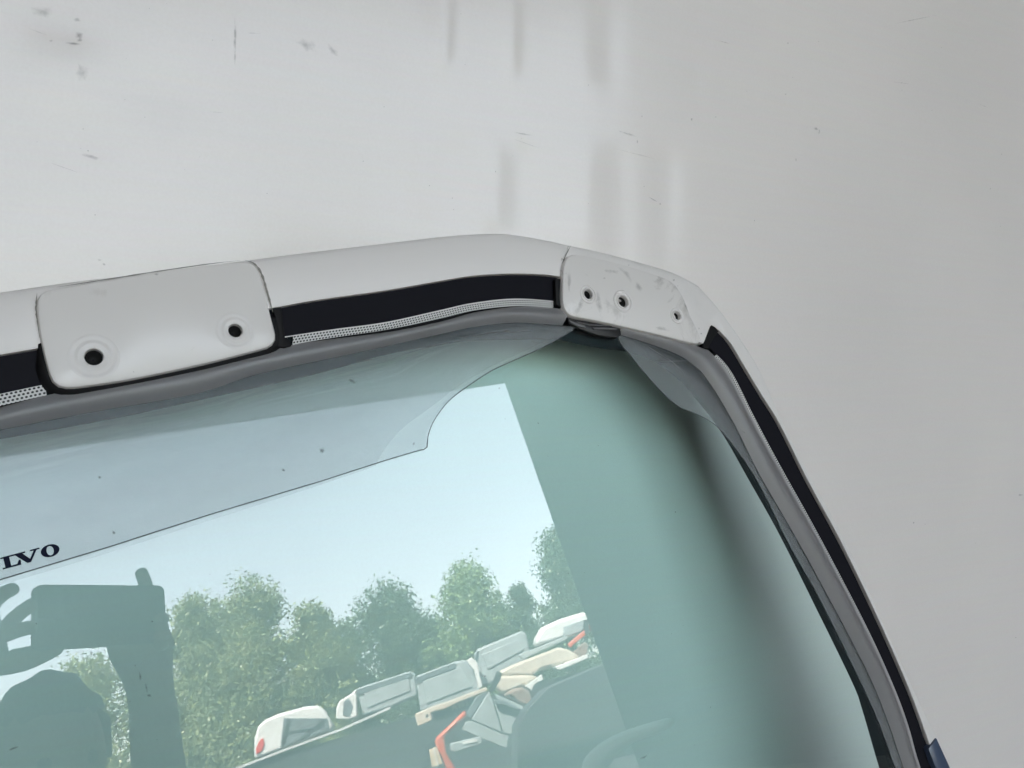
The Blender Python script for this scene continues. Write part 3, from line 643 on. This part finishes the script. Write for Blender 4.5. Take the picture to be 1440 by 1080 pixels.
rw = on_wall(lo_e + AX * 1.0); lw = on_wall(left_end)
plate('roof_sheet', [lo_e + AX * .3, left_end, lw, rw], zr + .02, zr + .18, MAT['roof'], roof)
plate('fascia', [lo_e + AX * .3, left_end, left_end + edge_dir.cross(Vector((0, 0, 1))) * .06, lo_e + AX * .3 + edge_dir.cross(Vector((0, 0, 1))) * .06], zr - .12, zr + .019, MAT['roof'], roof)
sw = empty('shed_side_wall', lo_e); tag(sw, 'dark clad side wall closing the right end of the shed', 'wall')
end_w = on_wall(lo_e + AX * .6)
bm = bmesh.new()
a = [bm.verts.new(p - lo_e) for p in (end_foot, end_foot + AX * .25, end_w + AX * .25, end_w)]
b = [bm.verts.new(Vector((p.x, p.y, zr + .015)) - lo_e) for p in (lo_e, lo_e + AX * .25, end_w + AX * .25, end_w)]
bm.faces.new(list(reversed(a))); bm.faces.new(b)
for i in range(4): bm.faces.new((a[i - 1], a[i], b[i], b[i - 1]))
from_bm('cladding', bm, MAT['darkwall'], sw, smooth=False)

lsw = empty('left_blocker_wall', left_end); tag(lsw, 'dark unseen left wall added to block light from the left', 'wall')  # unseen wall, added to cut the light coming in from the left
plate('cladding', [left_end - AX * .25, left_end, lw, lw - AX * .25], 0, zr + .015, MAT['darkwall'], lsw)
# ------------------------------------------------------------------ scrap yard (seen in the pane)
def slab(name, pts, dist, depth, m, parent=None, bevel=.03, sm=None, az=50):
    """outline of a thing seen in the pane, given real depth away from the glass at its own distance"""
    n = Vector((math.sin(R_(az)), -math.cos(R_(az)), 0)); e = Vector((math.cos(R_(az)), math.sin(R_(az)), 0))
    P3 = [rfar(x, y, dist, az) for x, y in pts]
    if sm:
        P3 = catmull(P3, sm, True)
    base = Vector((sum(p.x for p in P3) / len(P3), sum(p.y for p in P3) / len(P3), min(p.z for p in P3)))
    org = parent.location if parent else base
    bm = bmesh.new()
    a = [bm.verts.new(p - org) for p in P3]; b = [bm.verts.new(p + n * depth - org) for p in P3]
    bm.faces.new(a); bm.faces.new(list(reversed(b)))
    for i in range(len(a)): bm.faces.new((a[i - 1], b[i - 1], b[i], a[i]))
    o = from_bm(name, bm, m, parent, smooth=True)
    if bevel:
        bv = o.modifiers.new('rounding', 'BEVEL'); bv.width = bevel; bv.segments = 2; bv.limit_method = 'ANGLE'; bv.angle_limit = R_(50)
    sharp(o, 45)
    if not parent: o.location = base
    return o
def group_of(name, p, dist): b = rfar(*p, dist); return empty(name, b)
# dark container carrying the row of panels
t0, t1 = rfar(250, 1112, 17.9), rfar(930, 880, 17.9)
t1.z = rfar(590, 990, 17.9).z; t0.z = rfar(330, 1082, 17.9).z
cont = empty('scrap_container', Vector((t0.x, t0.y, 0))); tag(cont, 'long dark open container carrying a row of scrapped car panels', 'container')
nb = Vector((math.sin(R_(50)), -math.cos(R_(50)), 0))
bm = bmesh.new()
q0 = [t0, t1, t1 + nb * 2.2, t0 + nb * 2.2]
lo = [bm.verts.new((p.x - t0.x, p.y - t0.y, 0)) for p in q0]; hi = [bm.verts.new((p.x - t0.x, p.y - t0.y, p.z)) for p in q0]
for i in range(4): bm.faces.new((lo[i - 1], lo[i], hi[i], hi[i - 1]))
bm.faces.new(hi); bm.faces.new(lo)
from_bm('container_body', bm, MAT['steel'], cont, smooth=False)
slab('container_rim', [(330, 1080), (400, 1053), (480, 1024), (548, 994), (549, 997), (481, 1027), (401, 1056), (331, 1083)], 17.8, .08, MAT['rim'], cont, 0)
IT = 18.0
h1 = group_of('car_hatch', (400, 1050), IT); tag(h1, 'white car rear shell with a red tail lamp lying on the dark container', 'car shell')
slab('shell', [(357, 1068), (357, 1040), (362, 1022), (372, 1012), (390, 1004), (430, 993), (447, 992), (455, 998), (468, 1020), (466, 1028), (395, 1055)], IT, .7, MAT['white'], h1, .06)
slab('tail_lamp', [(366, 1040), (370, 1038), (372, 1046), (368, 1056), (360, 1061), (360, 1052)], IT - .03, .1, MAT['red'], h1, .01)
slab('window', [(399, 1010), (460, 1010), (463, 1026), (394, 1051)], IT - .03, .06, MAT['dgrey'], h1, .01)
for a, b in (((404, 1013), (396, 1046)), ((455, 1012), (420, 1040)), ((404, 1030), (450, 1022))):
    slab('window_strut', [a, (a[0] + 3, a[1]), (b[0] + 3, b[1]), b], IT - .06, .05, MAT['shade'], h1, 0)
h2 = group_of('door_pillar', (488, 1005), IT); tag(h2, 'small white torn door pillar beside the grey hoods', 'car part')
slab('pillar_shell', [(472, 1011), (473, 995), (478, 985), (495, 975), (501, 968), (503, 1008), (490, 1012)], IT, .4, MAT['white'], h2, .03)
slab('opening', [(482, 1006), (483, 987), (490, 982), (496, 992), (492, 1008)], IT - .02, .06, MAT['dgrey'], h2, .01)
for nm, lab, out, inn in (
    ('car_hood', 'grey car hood standing upright next to the white pillar', [(501, 968), (578, 943), (584, 948), (588, 978), (548, 996), (511, 1007)], [(511, 972), (574, 951), (578, 972), (516, 996)]),
    ('car_hood', 'grey car hood with two dark slots, middle one of three', [(584, 951), (640, 930), (657, 927), (663, 935), (678, 972), (640, 987), (592, 1002)], [(594, 958), (648, 938), (664, 966), (600, 990)]),
    ('car_hood', 'grey rounded car hood standing highest of the three', [(667, 921), (672, 912), (733, 887), (740, 890), (746, 912), (742, 932), (690, 962), (676, 966)], [(678, 920), (728, 899), (737, 914), (686, 942)])):
    h = group_of(nm, out[-1], IT); tag(h, lab, 'car hood', 'grey car hoods in a row on the container')
    slab('outer_panel', out, IT, .25, MAT['grey'], h, .05, sm=None); slab('inner_frame', inn, IT - .03, .05, MAT['grey'], h, .02)
    e = [(out[0][0], out[0][1] + 2), (out[1][0], out[1][1] + 2), (out[1][0], out[1][1] + 9), (out[0][0] + 2, out[0][1] + 9)]
    slab('front_edge', e, IT - .04, .05, MAT['dgrey'], h, .01)
o = slab('white_strut', [(656, 929), (663, 924), (671, 931), (679, 966), (673, 969), (667, 942)], IT - .3, .12, MAT['white'], None, .02); tag(o, 'white bent strut standing between two grey hoods', 'strut')
h3 = group_of('car_bumper', (760, 905), IT - 1); D3 = IT - 1; tag(h3, 'white car bumper with orange strips on top of the scrap pile', 'bumper')
slab('bumper_shell', [(754, 908), (755, 895), (762, 882), (785, 871), (820, 860), (827, 862), (830, 874), (824, 890), (790, 899)], D3, .5, MAT['white'], h3, .08)
slab('bumper_face', [(792, 881), (822, 871), (820, 888), (792, 896)], D3 - .03, .05, MAT['grey'], h3, .02)
slab('lamp', [(828, 878), (834, 876), (836, 884), (832, 888)], D3 - .02, .2, MAT['red'], h3, .02)
slab('strap', [(821, 871), (827, 872), (829, 891), (823, 894)], D3 - .06, .05, MAT['shade'], h3, .01)
o = slab('orange_rail', [(798, 906), (822, 886), (824, 893), (802, 911)], D3 - .15, .1, MAT['orange'], None, .02); tag(o, 'short orange rail lying across the white bumper', 'rail')
o = slab('grey_plank', [(729, 921), (797, 894), (800, 898), (736, 927)], D3 - .2, .2, MAT['grey'], None, .02); tag(o, 'grey plank lying between the white bumper and the cream bonnet', 'plank')
o = slab('rusty_bracket', [(806, 917), (823, 902), (828, 908), (824, 925), (814, 926)], D3 - .2, .2, MAT['rust'], None, .02); tag(o, 'rusty bracket under the orange rail', 'bracket')
D4 = IT - 1.6
h4 = group_of('car_bonnet', (708, 975), D4); tag(h4, 'cream car bonnet lying across the scrap pile', 'bonnet')
slab('bonnet_top', [(704, 943), (720, 935), (785, 910), (800, 913), (816, 923), (812, 928), (762, 941), (748, 950), (700, 950)], D4, .9, MAT['cream'], h4, .08)
slab('bonnet_nose', [(694, 962), (700, 950), (742, 949), (758, 951), (742, 963), (708, 976)], D4 - .03, .4, MAT['cream'], h4, .06)
o = slab('white_sill', [(779, 938), (826, 920), (828, 926), (787, 943)], D4 - .1, .2, MAT['white'], None, .02); tag(o, 'white sill strip under the cream bonnet', 'sill')
o = slab('white_scrap', [(739, 965), (762, 948), (764, 956), (752, 962), (748, 971)], D4 - .2, .2, MAT['white'], None, .01); tag(o, 'torn white piece under the cream bonnet', 'scrap')
D5 = IT - 2.4
h5 = group_of('bumper_beam', (588, 1022), D5); tag(h5, 'cream bumper beam with a notched end lying over the pile', 'beam')
slab('beam', [(583, 1004), (607, 994), (625, 988), (684, 966), (686, 972), (640, 990), (624, 998), (612, 1000), (606, 1003), (608, 1013), (588, 1022)], D5, .25, MAT['cream'], h5, .02)
slab('bolt_hole', [(599, 1005), (602, 1004), (602, 1008), (599, 1009)], D5 - .01, .03, MAT['shade'], h5, 0)
h6 = group_of('blue_plate', (640, 1000), D5 + .3); tag(h6, 'blue plate with white letters under the cream beam', 'sign')
slab('plate', [(608, 1003), (660, 980), (670, 984), (655, 1001), (615, 1014)], D5 + .3, .1, MAT['blue'], h6, .01)
LT = lambda pts: slab('letter', pts, D5 + .285, .02, MAT['rim'], h6, 0)
LT([(635, 993), (639, 990), (644, 997), (641, 998), (640.5, 996), (638, 997), (637.5, 999.5), (635, 1000)])
LT([(644, 989.5), (646.5, 988.5), (649.5, 992), (649, 987.5), (651.5, 986.5), (653, 993.5), (650.5, 994.5), (647, 990.8), (648, 995.5), (645.5, 996.5)])
LT([(655, 985.5), (657.5, 984.5), (659, 991.5), (656.5, 992.5)])
for k in range(3): LT([(639 + 6 * k, 1003 - 2.2 * k), (642 + 6 * k, 1002 - 2.2 * k), (642.4 + 6 * k, 1003.2 - 2.2 * k), (639.4 + 6 * k, 1004.2 - 2.2 * k)])
D6 = IT - 3
o = slab('machine_boom', [(654, 998), (657, 1007), (640, 1022), (625, 1037), (628, 1058), (644, 1085), (629, 1085), (612, 1043), (614, 1037), (634, 1018)], D6, .3, MAT['orange'], None, .04); tag(o, 'bent orange machine boom rising out of the scrap pile', 'boom')
h7 = group_of('wrecked_panels', (700, 1050), D6); tag(h7, 'crumpled pale grey car body panels in front of the container', 'wreck')
for pts, dd, m in (([(688, 972), (693, 984), (706, 1030), (663, 1012)], 0, 'grey'), ([(694, 984), (738, 997), (733, 1004), (725, 1013), (722, 1033), (708, 1031)], .05, 'grey'), ([(655, 1015), (664, 1014), (705, 1032), (716, 1035), (713, 1053), (675, 1037), (650, 1026)], .02, 'grey'),
                   ([(670, 979), (688, 972), (662, 1011), (656, 1003)], .15, 'dgrey'), ([(692, 974), (742, 996), (734, 1000), (700, 984)], -.05, 'grey'), ([(696, 984), (712, 986), (734, 998), (728, 999), (708, 991), (697, 990)], -.1, 'dgrey')):
    slab('crumpled_panel', pts, D6 + dd, .12, MAT[m], h7, .015)
slab('white_corner', [(719, 1062), (722, 1052), (726, 1049), (727, 1056), (723, 1064)], D6, .1, MAT['white'], h7, .01)
slab('dark_post', [(699, 943), (706, 946), (704, 955), (693, 974), (688, 972)], D6 - .1, .1, MAT['shade'], h7, .01)
o = slab('rusty_drum', [(712, 976), (722, 968), (735, 966), (745, 972), (750, 985), (744, 993), (734, 992)], D6 + .3, .6, MAT['rust'], None, .05); tag(o, 'rusty brown drum beside the crumpled panels', 'drum')
h8 = group_of('lamp_unit', (660, 1045), D6); tag(h8, 'grey lamp unit below the crumpled panels', 'lamp')
slab('housing', [(634, 1045), (676, 1035), (679, 1046), (640, 1058), (634, 1056)], D6 - .2, .2, MAT['grey'], h8, .02); slab('glass_cover', [(650, 1043), (670, 1039), (671, 1043), (651, 1047)], D6 - .22, .05, MAT['white'], h8, 0)
h9 = group_of('carton', (612, 1078), D6); tag(h9, 'tan carton wrapped in cord beside the orange arm', 'carton')
slab('box_body', [(604, 1055), (614, 1050), (623, 1074), (608, 1079)], D6 - .1, .3, MAT['tan'], h9, .01); slab('cord', [(609, 1052), (610.5, 1051.5), (617, 1077), (615, 1077)], D6 - .12, .02, MAT['white'], h9, 0)
o = slab('pale_fender', [(816, 1085), (820, 1066), (835, 1050), (858, 1036), (885, 1025), (933, 1012), (930, 1028), (884, 1046), (855, 1066), (842, 1085)], 4.4, .12, MAT['pale'], None, .04, sm=30, az=117.5); tag(o, 'pale car fender lying in the shade inside the shed', 'fender')

o = slab('dark_block', [(728, 1020), (742, 996), (770, 966), (835, 938), (960, 895), (960, 1150), (728, 1150)], 13.4, .8, MAT['steel'], None, .03); tag(o, 'dark block added to cover sunlit ground in front of the cream bonnet', 'block')  # added dark block that covers a bright patch of ground in the reflection
# ------------------------------------------------------------------ trees behind the yard
def tree(name, label, top, lft, rgt, dist, leaf, n_clump, seed, size=.13, low=1.0, base_y=None):
    rnd = random.Random(seed)
    T = rfar(*top, dist); Lp = rfar(*lft, dist); Rp = rfar(*rgt, dist)
    c = (Lp + Rp) / 2; rad = (Rp - Lp).length / 2 * 1.25; zlo = low; zhi = T.z
    root = empty(name, Vector((c.x, c.y, 0))); tag(root, label, 'tree', 'trees behind the scrap yard')
    bm = bmesh.new()
    def limb(a, b, ra, rb, n=7):
        d = (b - a).normalized(); s = d.orthogonal().normalized(); t = d.cross(s)
        A = [bm.verts.new(a + (s * math.cos(2 * math.pi * k / n) + t * math.sin(2 * math.pi * k / n)) * ra) for k in range(n)]
        B2 = [bm.verts.new(b + (s * math.cos(2 * math.pi * k / n) + t * math.sin(2 * math.pi * k / n)) * rb) for k in range(n)]
        for k in range(n): bm.faces.new((A[k], A[(k + 1) % n], B2[(k + 1) % n], B2[k]))
    hgt = zhi - zlo; mid = zlo + hgt * .45
    limb(Vector((0, 0, 0)), Vector((.1, 0, mid * .6)), .22, .15); limb(Vector((.1, 0, mid * .6)), Vector((0, .1, zhi * .9)), .15, .03)
    cl_ = []; vx = Vector((T.x - c.x, T.y - c.y, 0))
    lobes = []
    for k in range(9):
        q = (k + .5) / 9; a = k * 2.4 + rnd.uniform(-.5, .5); pr_ = math.sin(math.pi * min(.22 + .70 * q, 1)) ** .6
        r = rad * pr_ * rnd.uniform(.48, .66) * (1 - .55 * q * q); lobes.append((Vector((r * math.cos(a), r * math.sin(a), zlo + hgt * (.04 + .84 * q))) + vx * q, rad * rnd.uniform(.42, .62) * (1.05 - .45 * q)))
    lobes.append((Vector((0, 0, zhi - rad * .32)) + vx, rad * .34))
    for k in range(n_clump):
        lc, lr = lobes[k % len(lobes)]
        d = Vector((rnd.gauss(0, 1), rnd.gauss(0, 1), rnd.gauss(0, 1))).normalized() * lr * rnd.uniform(.35, 1.0) ** .6
        p = lc + d; p.z = max(p.z, .6); p.z = min(p.z, zhi + .1); cl_.append(p)
        if k % 4 == 0: limb(Vector((0, 0, max(p.z * .6, .8))), p, .05, .012, 5)
    for k in range(int(n_clump / 7)):                       # shoots that stand out of the outline
        lc, lr = rnd.choice(lobes); d = Vector((rnd.gauss(0, 1), rnd.gauss(0, 1), abs(rnd.gauss(0, 1)) + .3)).normalized()
        for q in (1.0, 1.16, 1.3):
            p = lc + d * lr * q; p.z = min(p.z, zhi + .45); cl_.append((p, .16 * (1.6 - q)))
    from_bm('trunk', bm, MAT['bark'], root)
    vsx, fcs = [], []
    for p in cl_:
        cr = rnd.uniform(.35, .62) * min(rad, 2.2) / 2.0 + .12; nl = rnd.randint(75, 130)
        if isinstance(p, tuple): p, cr = p; cr += .08; nl = 14
        for j in range(nl):
            d = Vector((rnd.gauss(0, 1), rnd.gauss(0, 1), rnd.gauss(0, .8))); d = d.normalized() * cr * rnd.uniform(.3, 1.08)
            s = size * rnd.uniform(.6, 1.3); n_ = (d.normalized() * .7 + Vector((rnd.gauss(0, .6), rnd.gauss(0, .6), rnd.gauss(.4, .6)))).normalized(); t = n_.orthogonal().normalized()
            t = Matrix.Rotation(rnd.uniform(0, 6.28), 3, n_) @ t; b_ = n_.cross(t); o_ = p + d; i = len(vsx)
            vsx += [o_ - t * s * .5, o_ + b_ * s * .28 - t * s * .05, o_ + t * s * .5, o_ - b_ * s * .28 - t * s * .05]; fcs.append((i, i + 1, i + 2, i + 3))
    me = bpy.data.meshes.new('crown'); me.from_pydata(vsx, [], fcs); link('crown', me, leaf, root, smooth=False)
tree('broadleaf_tree', 'pale green tree nearest the photographer, left of the tallest pale tree', (266, 842), (222, 930), (318, 930), 27, MAT['leafa'], 150, 11)
tree('broadleaf_tree', 'wide pale green tree behind the white car rear shell', (352, 820), (285, 920), (420, 910), 28, MAT['leafa'], 210, 1)
tree('broadleaf_tree', 'pale tree right of the wide pale green tree', (432, 858), (385, 930), (492, 925), 27, MAT['leafa'], 170, 12)
tree('broadleaf_tree', 'dark green tree between two paler trees behind the grey hoods', (538, 828), (468, 910), (606, 905), 29, MAT['leafb'], 220, 2)
tree('broadleaf_tree', 'bright rounded tree behind the middle grey hood', (652, 797), (598, 880), (712, 870), 28, MAT['leafc'], 200, 3)
tree('broadleaf_tree', 'small dark tree between the bright rounded tree and the tallest one', (728, 826), (706, 880), (758, 870), 30, MAT['leafb'], 90, 4)
tree('broadleaf_tree', 'low dark tree filling the gap left of the dark green tree', (478, 880), (420, 960), (530, 940), 31, MAT['leafb'], 130, 21)
tree('broadleaf_tree', 'low dark tree filling the gap left of the bright rounded tree', (598, 868), (560, 930), (650, 910), 31, MAT['leafb'], 130, 22)
tree('broadleaf_tree', 'pale tree standing behind the three pale trees on the left', (306, 850), (230, 940), (385, 935), 31, MAT['leafa'], 200, 25)
tree('broadleaf_tree', 'low pale tree under the wide pale green tree', (330, 915), (250, 1000), (400, 975), 26, MAT['leafa'], 150, 23)
tree('broadleaf_tree', 'low dark tree behind the highest grey hood', (700, 852), (660, 910), (770, 880), 31, MAT['leafb'], 120, 24)
tree('broadleaf_tree', 'tall narrow tree at the edge of the shed wall', (782, 748), (738, 840), (836, 830), 27, MAT['leafb'], 190, 5)
tree('broadleaf_tree', 'tree showing between the phone and the photographer', (122, 930), (60, 1010), (215, 1000), 30, MAT['leafa'], 150, 6)

# ------------------------------------------------------------------ the photographer and the phone (seen in the pane)
ph = empty('smartphone', CAM + Vector((.068, -.006, -.064))); tag(ph, 'dark smartphone held level in both hands to take the picture', 'phone')
def rbox(name, lo, hi, m, parent, r=.008):
    bm = bmesh.new(); box(bm, Vector(lo) - parent.location, Vector(hi) - parent.location)
    o = from_bm(name, bm, m, parent); b = o.modifiers.new('round', 'BEVEL'); b.width = r; b.segments = 3; b.limit_method = 'ANGLE'; sharp(o, 40); return o
bm = bmesh.new(); oc = []
for cx_, cz_, a0_ in ((.157, .0025, 0), (-.003, .0025, 90), (-.003, -.057, 180), (.157, -.057, 270)):
    for k in range(7): a_ = R_(a0_ + 15 * k); oc.append(CAM + Vector((cx_ + .009 * math.cos(a_), 0, cz_ + .009 * math.sin(a_))) - ph.location)
fa = [bm.verts.new(p + Vector((0, -.004, 0))) for p in oc]; fb = [bm.verts.new(p + Vector((0, -.0125, 0))) for p in oc]
bm.faces.new(fa); bm.faces.new(list(reversed(fb)))
for i in range(len(oc)): bm.faces.new((fa[i - 1], fb[i - 1], fb[i], fa[i]))
sharp(from_bm('case', bm, MAT['phone'], ph), 40)
rbox('camera_bump', CAM + Vector((-.009, -.0039, -.030)), CAM + Vector((.022, -.0022, .0095)), MAT['lens'], ph, .0008)

def skinned(name, chains, m, parent, sub=2, org=None):
    """one continuous surface grown round joints: chains = [[(point, radius) ...]]; a chain starts at an existing joint when points coincide"""
    verts, rad_, edges = [], [], []
    def vid(p, r):
        for i, q in enumerate(verts):
            if (q - p).length < 1e-5: return i
        verts.append(p); rad_.append(r); return len(verts) - 1
    for ch in chains:
        last = None
        for p, r in ch:
            i = vid(Vector(p), r)
            if last is not None and last != i: edges.append((last, i))
            last = i
    me = bpy.data.meshes.new(name); me.from_pydata([v - org for v in verts], edges, [])
    o = link(name, me, m, parent, smooth=False)
    sk = o.modifiers.new('skin', 'SKIN'); sk.use_smooth_shade = True
    for i, d in enumerate(me.skin_vertices[0].data): d.radius = (rad_[i], rad_[i]); d.use_root = (i == 0)
    ss = o.modifiers.new('smooth', 'SUBSURF'); ss.levels = sub; ss.render_levels = sub
    return o
head = rr(60, 1082, 1.45)
fwd = Vector((-.15, 1, 0)).normalized(); rt = Vector((1, .15, 0)).normalized(); up_ = Vector((0, 0, 1))
neck = head - fwd * .07 - up_ * .13; chest = neck - fwd * .10 - up_ * .18; belly = chest - fwd * .10 - up_ * .16; pelvis = belly - fwd * .06 - up_ * .16
base = Vector((pelvis.x, pelvis.y + .12, 0))
pr = empty('person', base); tag(pr, 'person in dark clothes crouching and holding the smartphone up with both hands', 'person')
shR = chest + rt * .17 + up_ * .10; shL = chest - rt * .17 + up_ * .10
wrR = ry(212, 965, -.055); elR = rr(228, 1130, 1.42); haR = ry(192, 888, -.036)
wrL = ry(-40, 935, -.05); haL = ry(-22, 895, -.035); elL = wrL + Vector((-.02, -.12, -.20))
body = [[(pelvis, .12), (belly, .12), (chest, .13), (neck, .055), (neck + up_ * .05 + fwd * .03, .055)],
        [(chest, .13), (shR, .055), (elR, .042), (wrR, .031), (haR, .046)], [(chest, .13), (shL, .055), (elL, .042), (wrL, .030), (haL, .034)]]
kR = pelvis + rt * .14 + fwd * .40 + up_ * .02; kL = pelvis - rt * .14 + fwd * .38
fR = Vector((kR.x, kR.y - .16, .09)); fL = Vector((kL.x, kL.y - .16, .09))
body += [[(pelvis, .12), (pelvis + rt * .10, .085), (kR, .060), (fR, .042)], [(pelvis, .12), (pelvis - rt * .10, .085), (kL, .060), (fL, .042)]]
# right hand: thumb up over the phone, fingers folded round its end
body += [[(haR, .044), (ry(207, 850, -.022), .0105), (ry(206, 824, -.014), .0098), (ry(196, 798, -.012), .0088)]]
for k, (yy, zz) in enumerate(((870, 0), (882, 0), (894, 0), (906, 0))):
    body.append([(haR, .044), (ry(226, yy, -.030), .0092), (ry(231 - k, yy, -.010), .0085), (ry(222, yy, .004) , .0078)])
body += [[(haR, .046), (ry(168, 897, -.030), .020), (ry(150, 888, -.020), .011)]]
# left hand: index above, two fingers on the end, thumb along the lower edge
body += [[(haL, .034), (ry(-14, 850, -.02), .0098), (ry(8, 832, -.010), .0092), (ry(28, 825, -.006), .0085)],
         [(haL, .034), (ry(4, 884, -.022), .0098), (ry(28, 862, -.012), .0092), (ry(52, 845, -.002), .0085)],
         [(haL, .034), (ry(-2, 896, -.025), .0098), (ry(26, 886, -.012), .0095), (ry(54, 880, -.001), .0085)],
         [(haL, .034), (ry(-4, 935, -.03), .017), (ry(40, 926, -.025), .015), (ry(72, 914, -.02), .012), (ry(90, 905, -.018), .010)]]
skinned('body', body, MAT['skin'], pr, 2, base)
# head: a shaped mesh with face
bm = bmesh.new(); bmesh.ops.create_icosphere(bm, subdivisions=4, radius=1)
for v in bm.verts:
    x, y, z = v.co
    p = Vector((x * .078, y * .098, z * .122))
    if z < 0: p.x *= 1 - .28 * z * z; p.y *= 1 - .12 * z * z
    if y > .3:
        if abs(x) < .22 and -.35 < z < .15: p.y += .022 * (1 - abs(x) / .22) * (1 - abs(z + .15) / .25 if abs(z + .15) < .25 else 0)   # nose
        for ex in (-.38, .38):
            d = math.hypot(x - ex, z - .05)
            if d < .2: p.y -= .010 * (1 - d / .2)                                                                              # eye sockets
        if abs(x) < .35 and abs(z + .5) < .06: p.y -= .005                                                                     # mouth line
    v.co = p
for s in (-1, 1):
    r = bmesh.ops.create_icosphere(bm, subdivisions=2, radius=1)
    for v in r['verts']: v.co = Vector((v.co.x * .010 + s * .080, v.co.y * .020 - .005, v.co.z * .034 - .005))
HM = Matrix.Translation(head - base) @ Matrix.Rotation(R_(8), 4, 'Z') @ Matrix.Rotation(R_(-4), 4, 'X')
bm.transform(HM); from_bm('head', bm, MAT['skin'], pr)
bm = bmesh.new(); bmesh.ops.create_icosphere(bm, subdivisions=4, radius=1)
bmesh.ops.delete(bm, geom=[v for v in bm.verts if v.co.z < -.1 + (.55 if v.co.y > .35 else 0) - (.35 if v.co.y < -.4 else 0)], context='VERTS')
for v in bm.verts:
    nn = noise.noise(v.co * 5) * .008 + noise.noise(v.co * 17) * .006; v.co = Vector((v.co.x * (.088 + nn), v.co.y * (.108 + nn), v.co.z * (.134 + nn)))
bm.transform(HM); from_bm('hair', bm, MAT['hair'], pr)
for s in (-.030, .030):
    bm = bmesh.new(); r = bmesh.ops.create_icosphere(bm, subdivisions=2, radius=.011)
    for v in r['verts']: v.co += Vector((s, .080, .006))
    bm.transform(HM); from_bm('eye', bm, MAT['lens'], pr)
skinned('shirt', [[(belly - up_ * .08, .135), (belly, .135), (chest, .145), (neck - up_ * .03, .075)], [(chest, .145), (shR, .070), (shR.lerp(elR, .6), .056)], [(chest, .145), (shL, .070), (shL.lerp(elL, .6), .056)]], MAT['shirt'], pr, 2, base)
skinned('trousers', [[(belly - up_ * .10, .132), (pelvis, .135), (pelvis + rt * .10, .098), (kR, .072), (fR + up_ * .05, .055)], [(pelvis, .135), (pelvis - rt * .10, .098), (kL, .072), (fL + up_ * .05, .055)]], MAT['jeans'], pr, 2, base)
for f in (fR, fL): skinned('shoe', [[(f - fwd * .05 - up_ * .04, .045), (f + fwd * .06 - up_ * .045, .042), (f + fwd * .16 - up_ * .05, .036)]], MAT['shoe'], pr, 2, base)
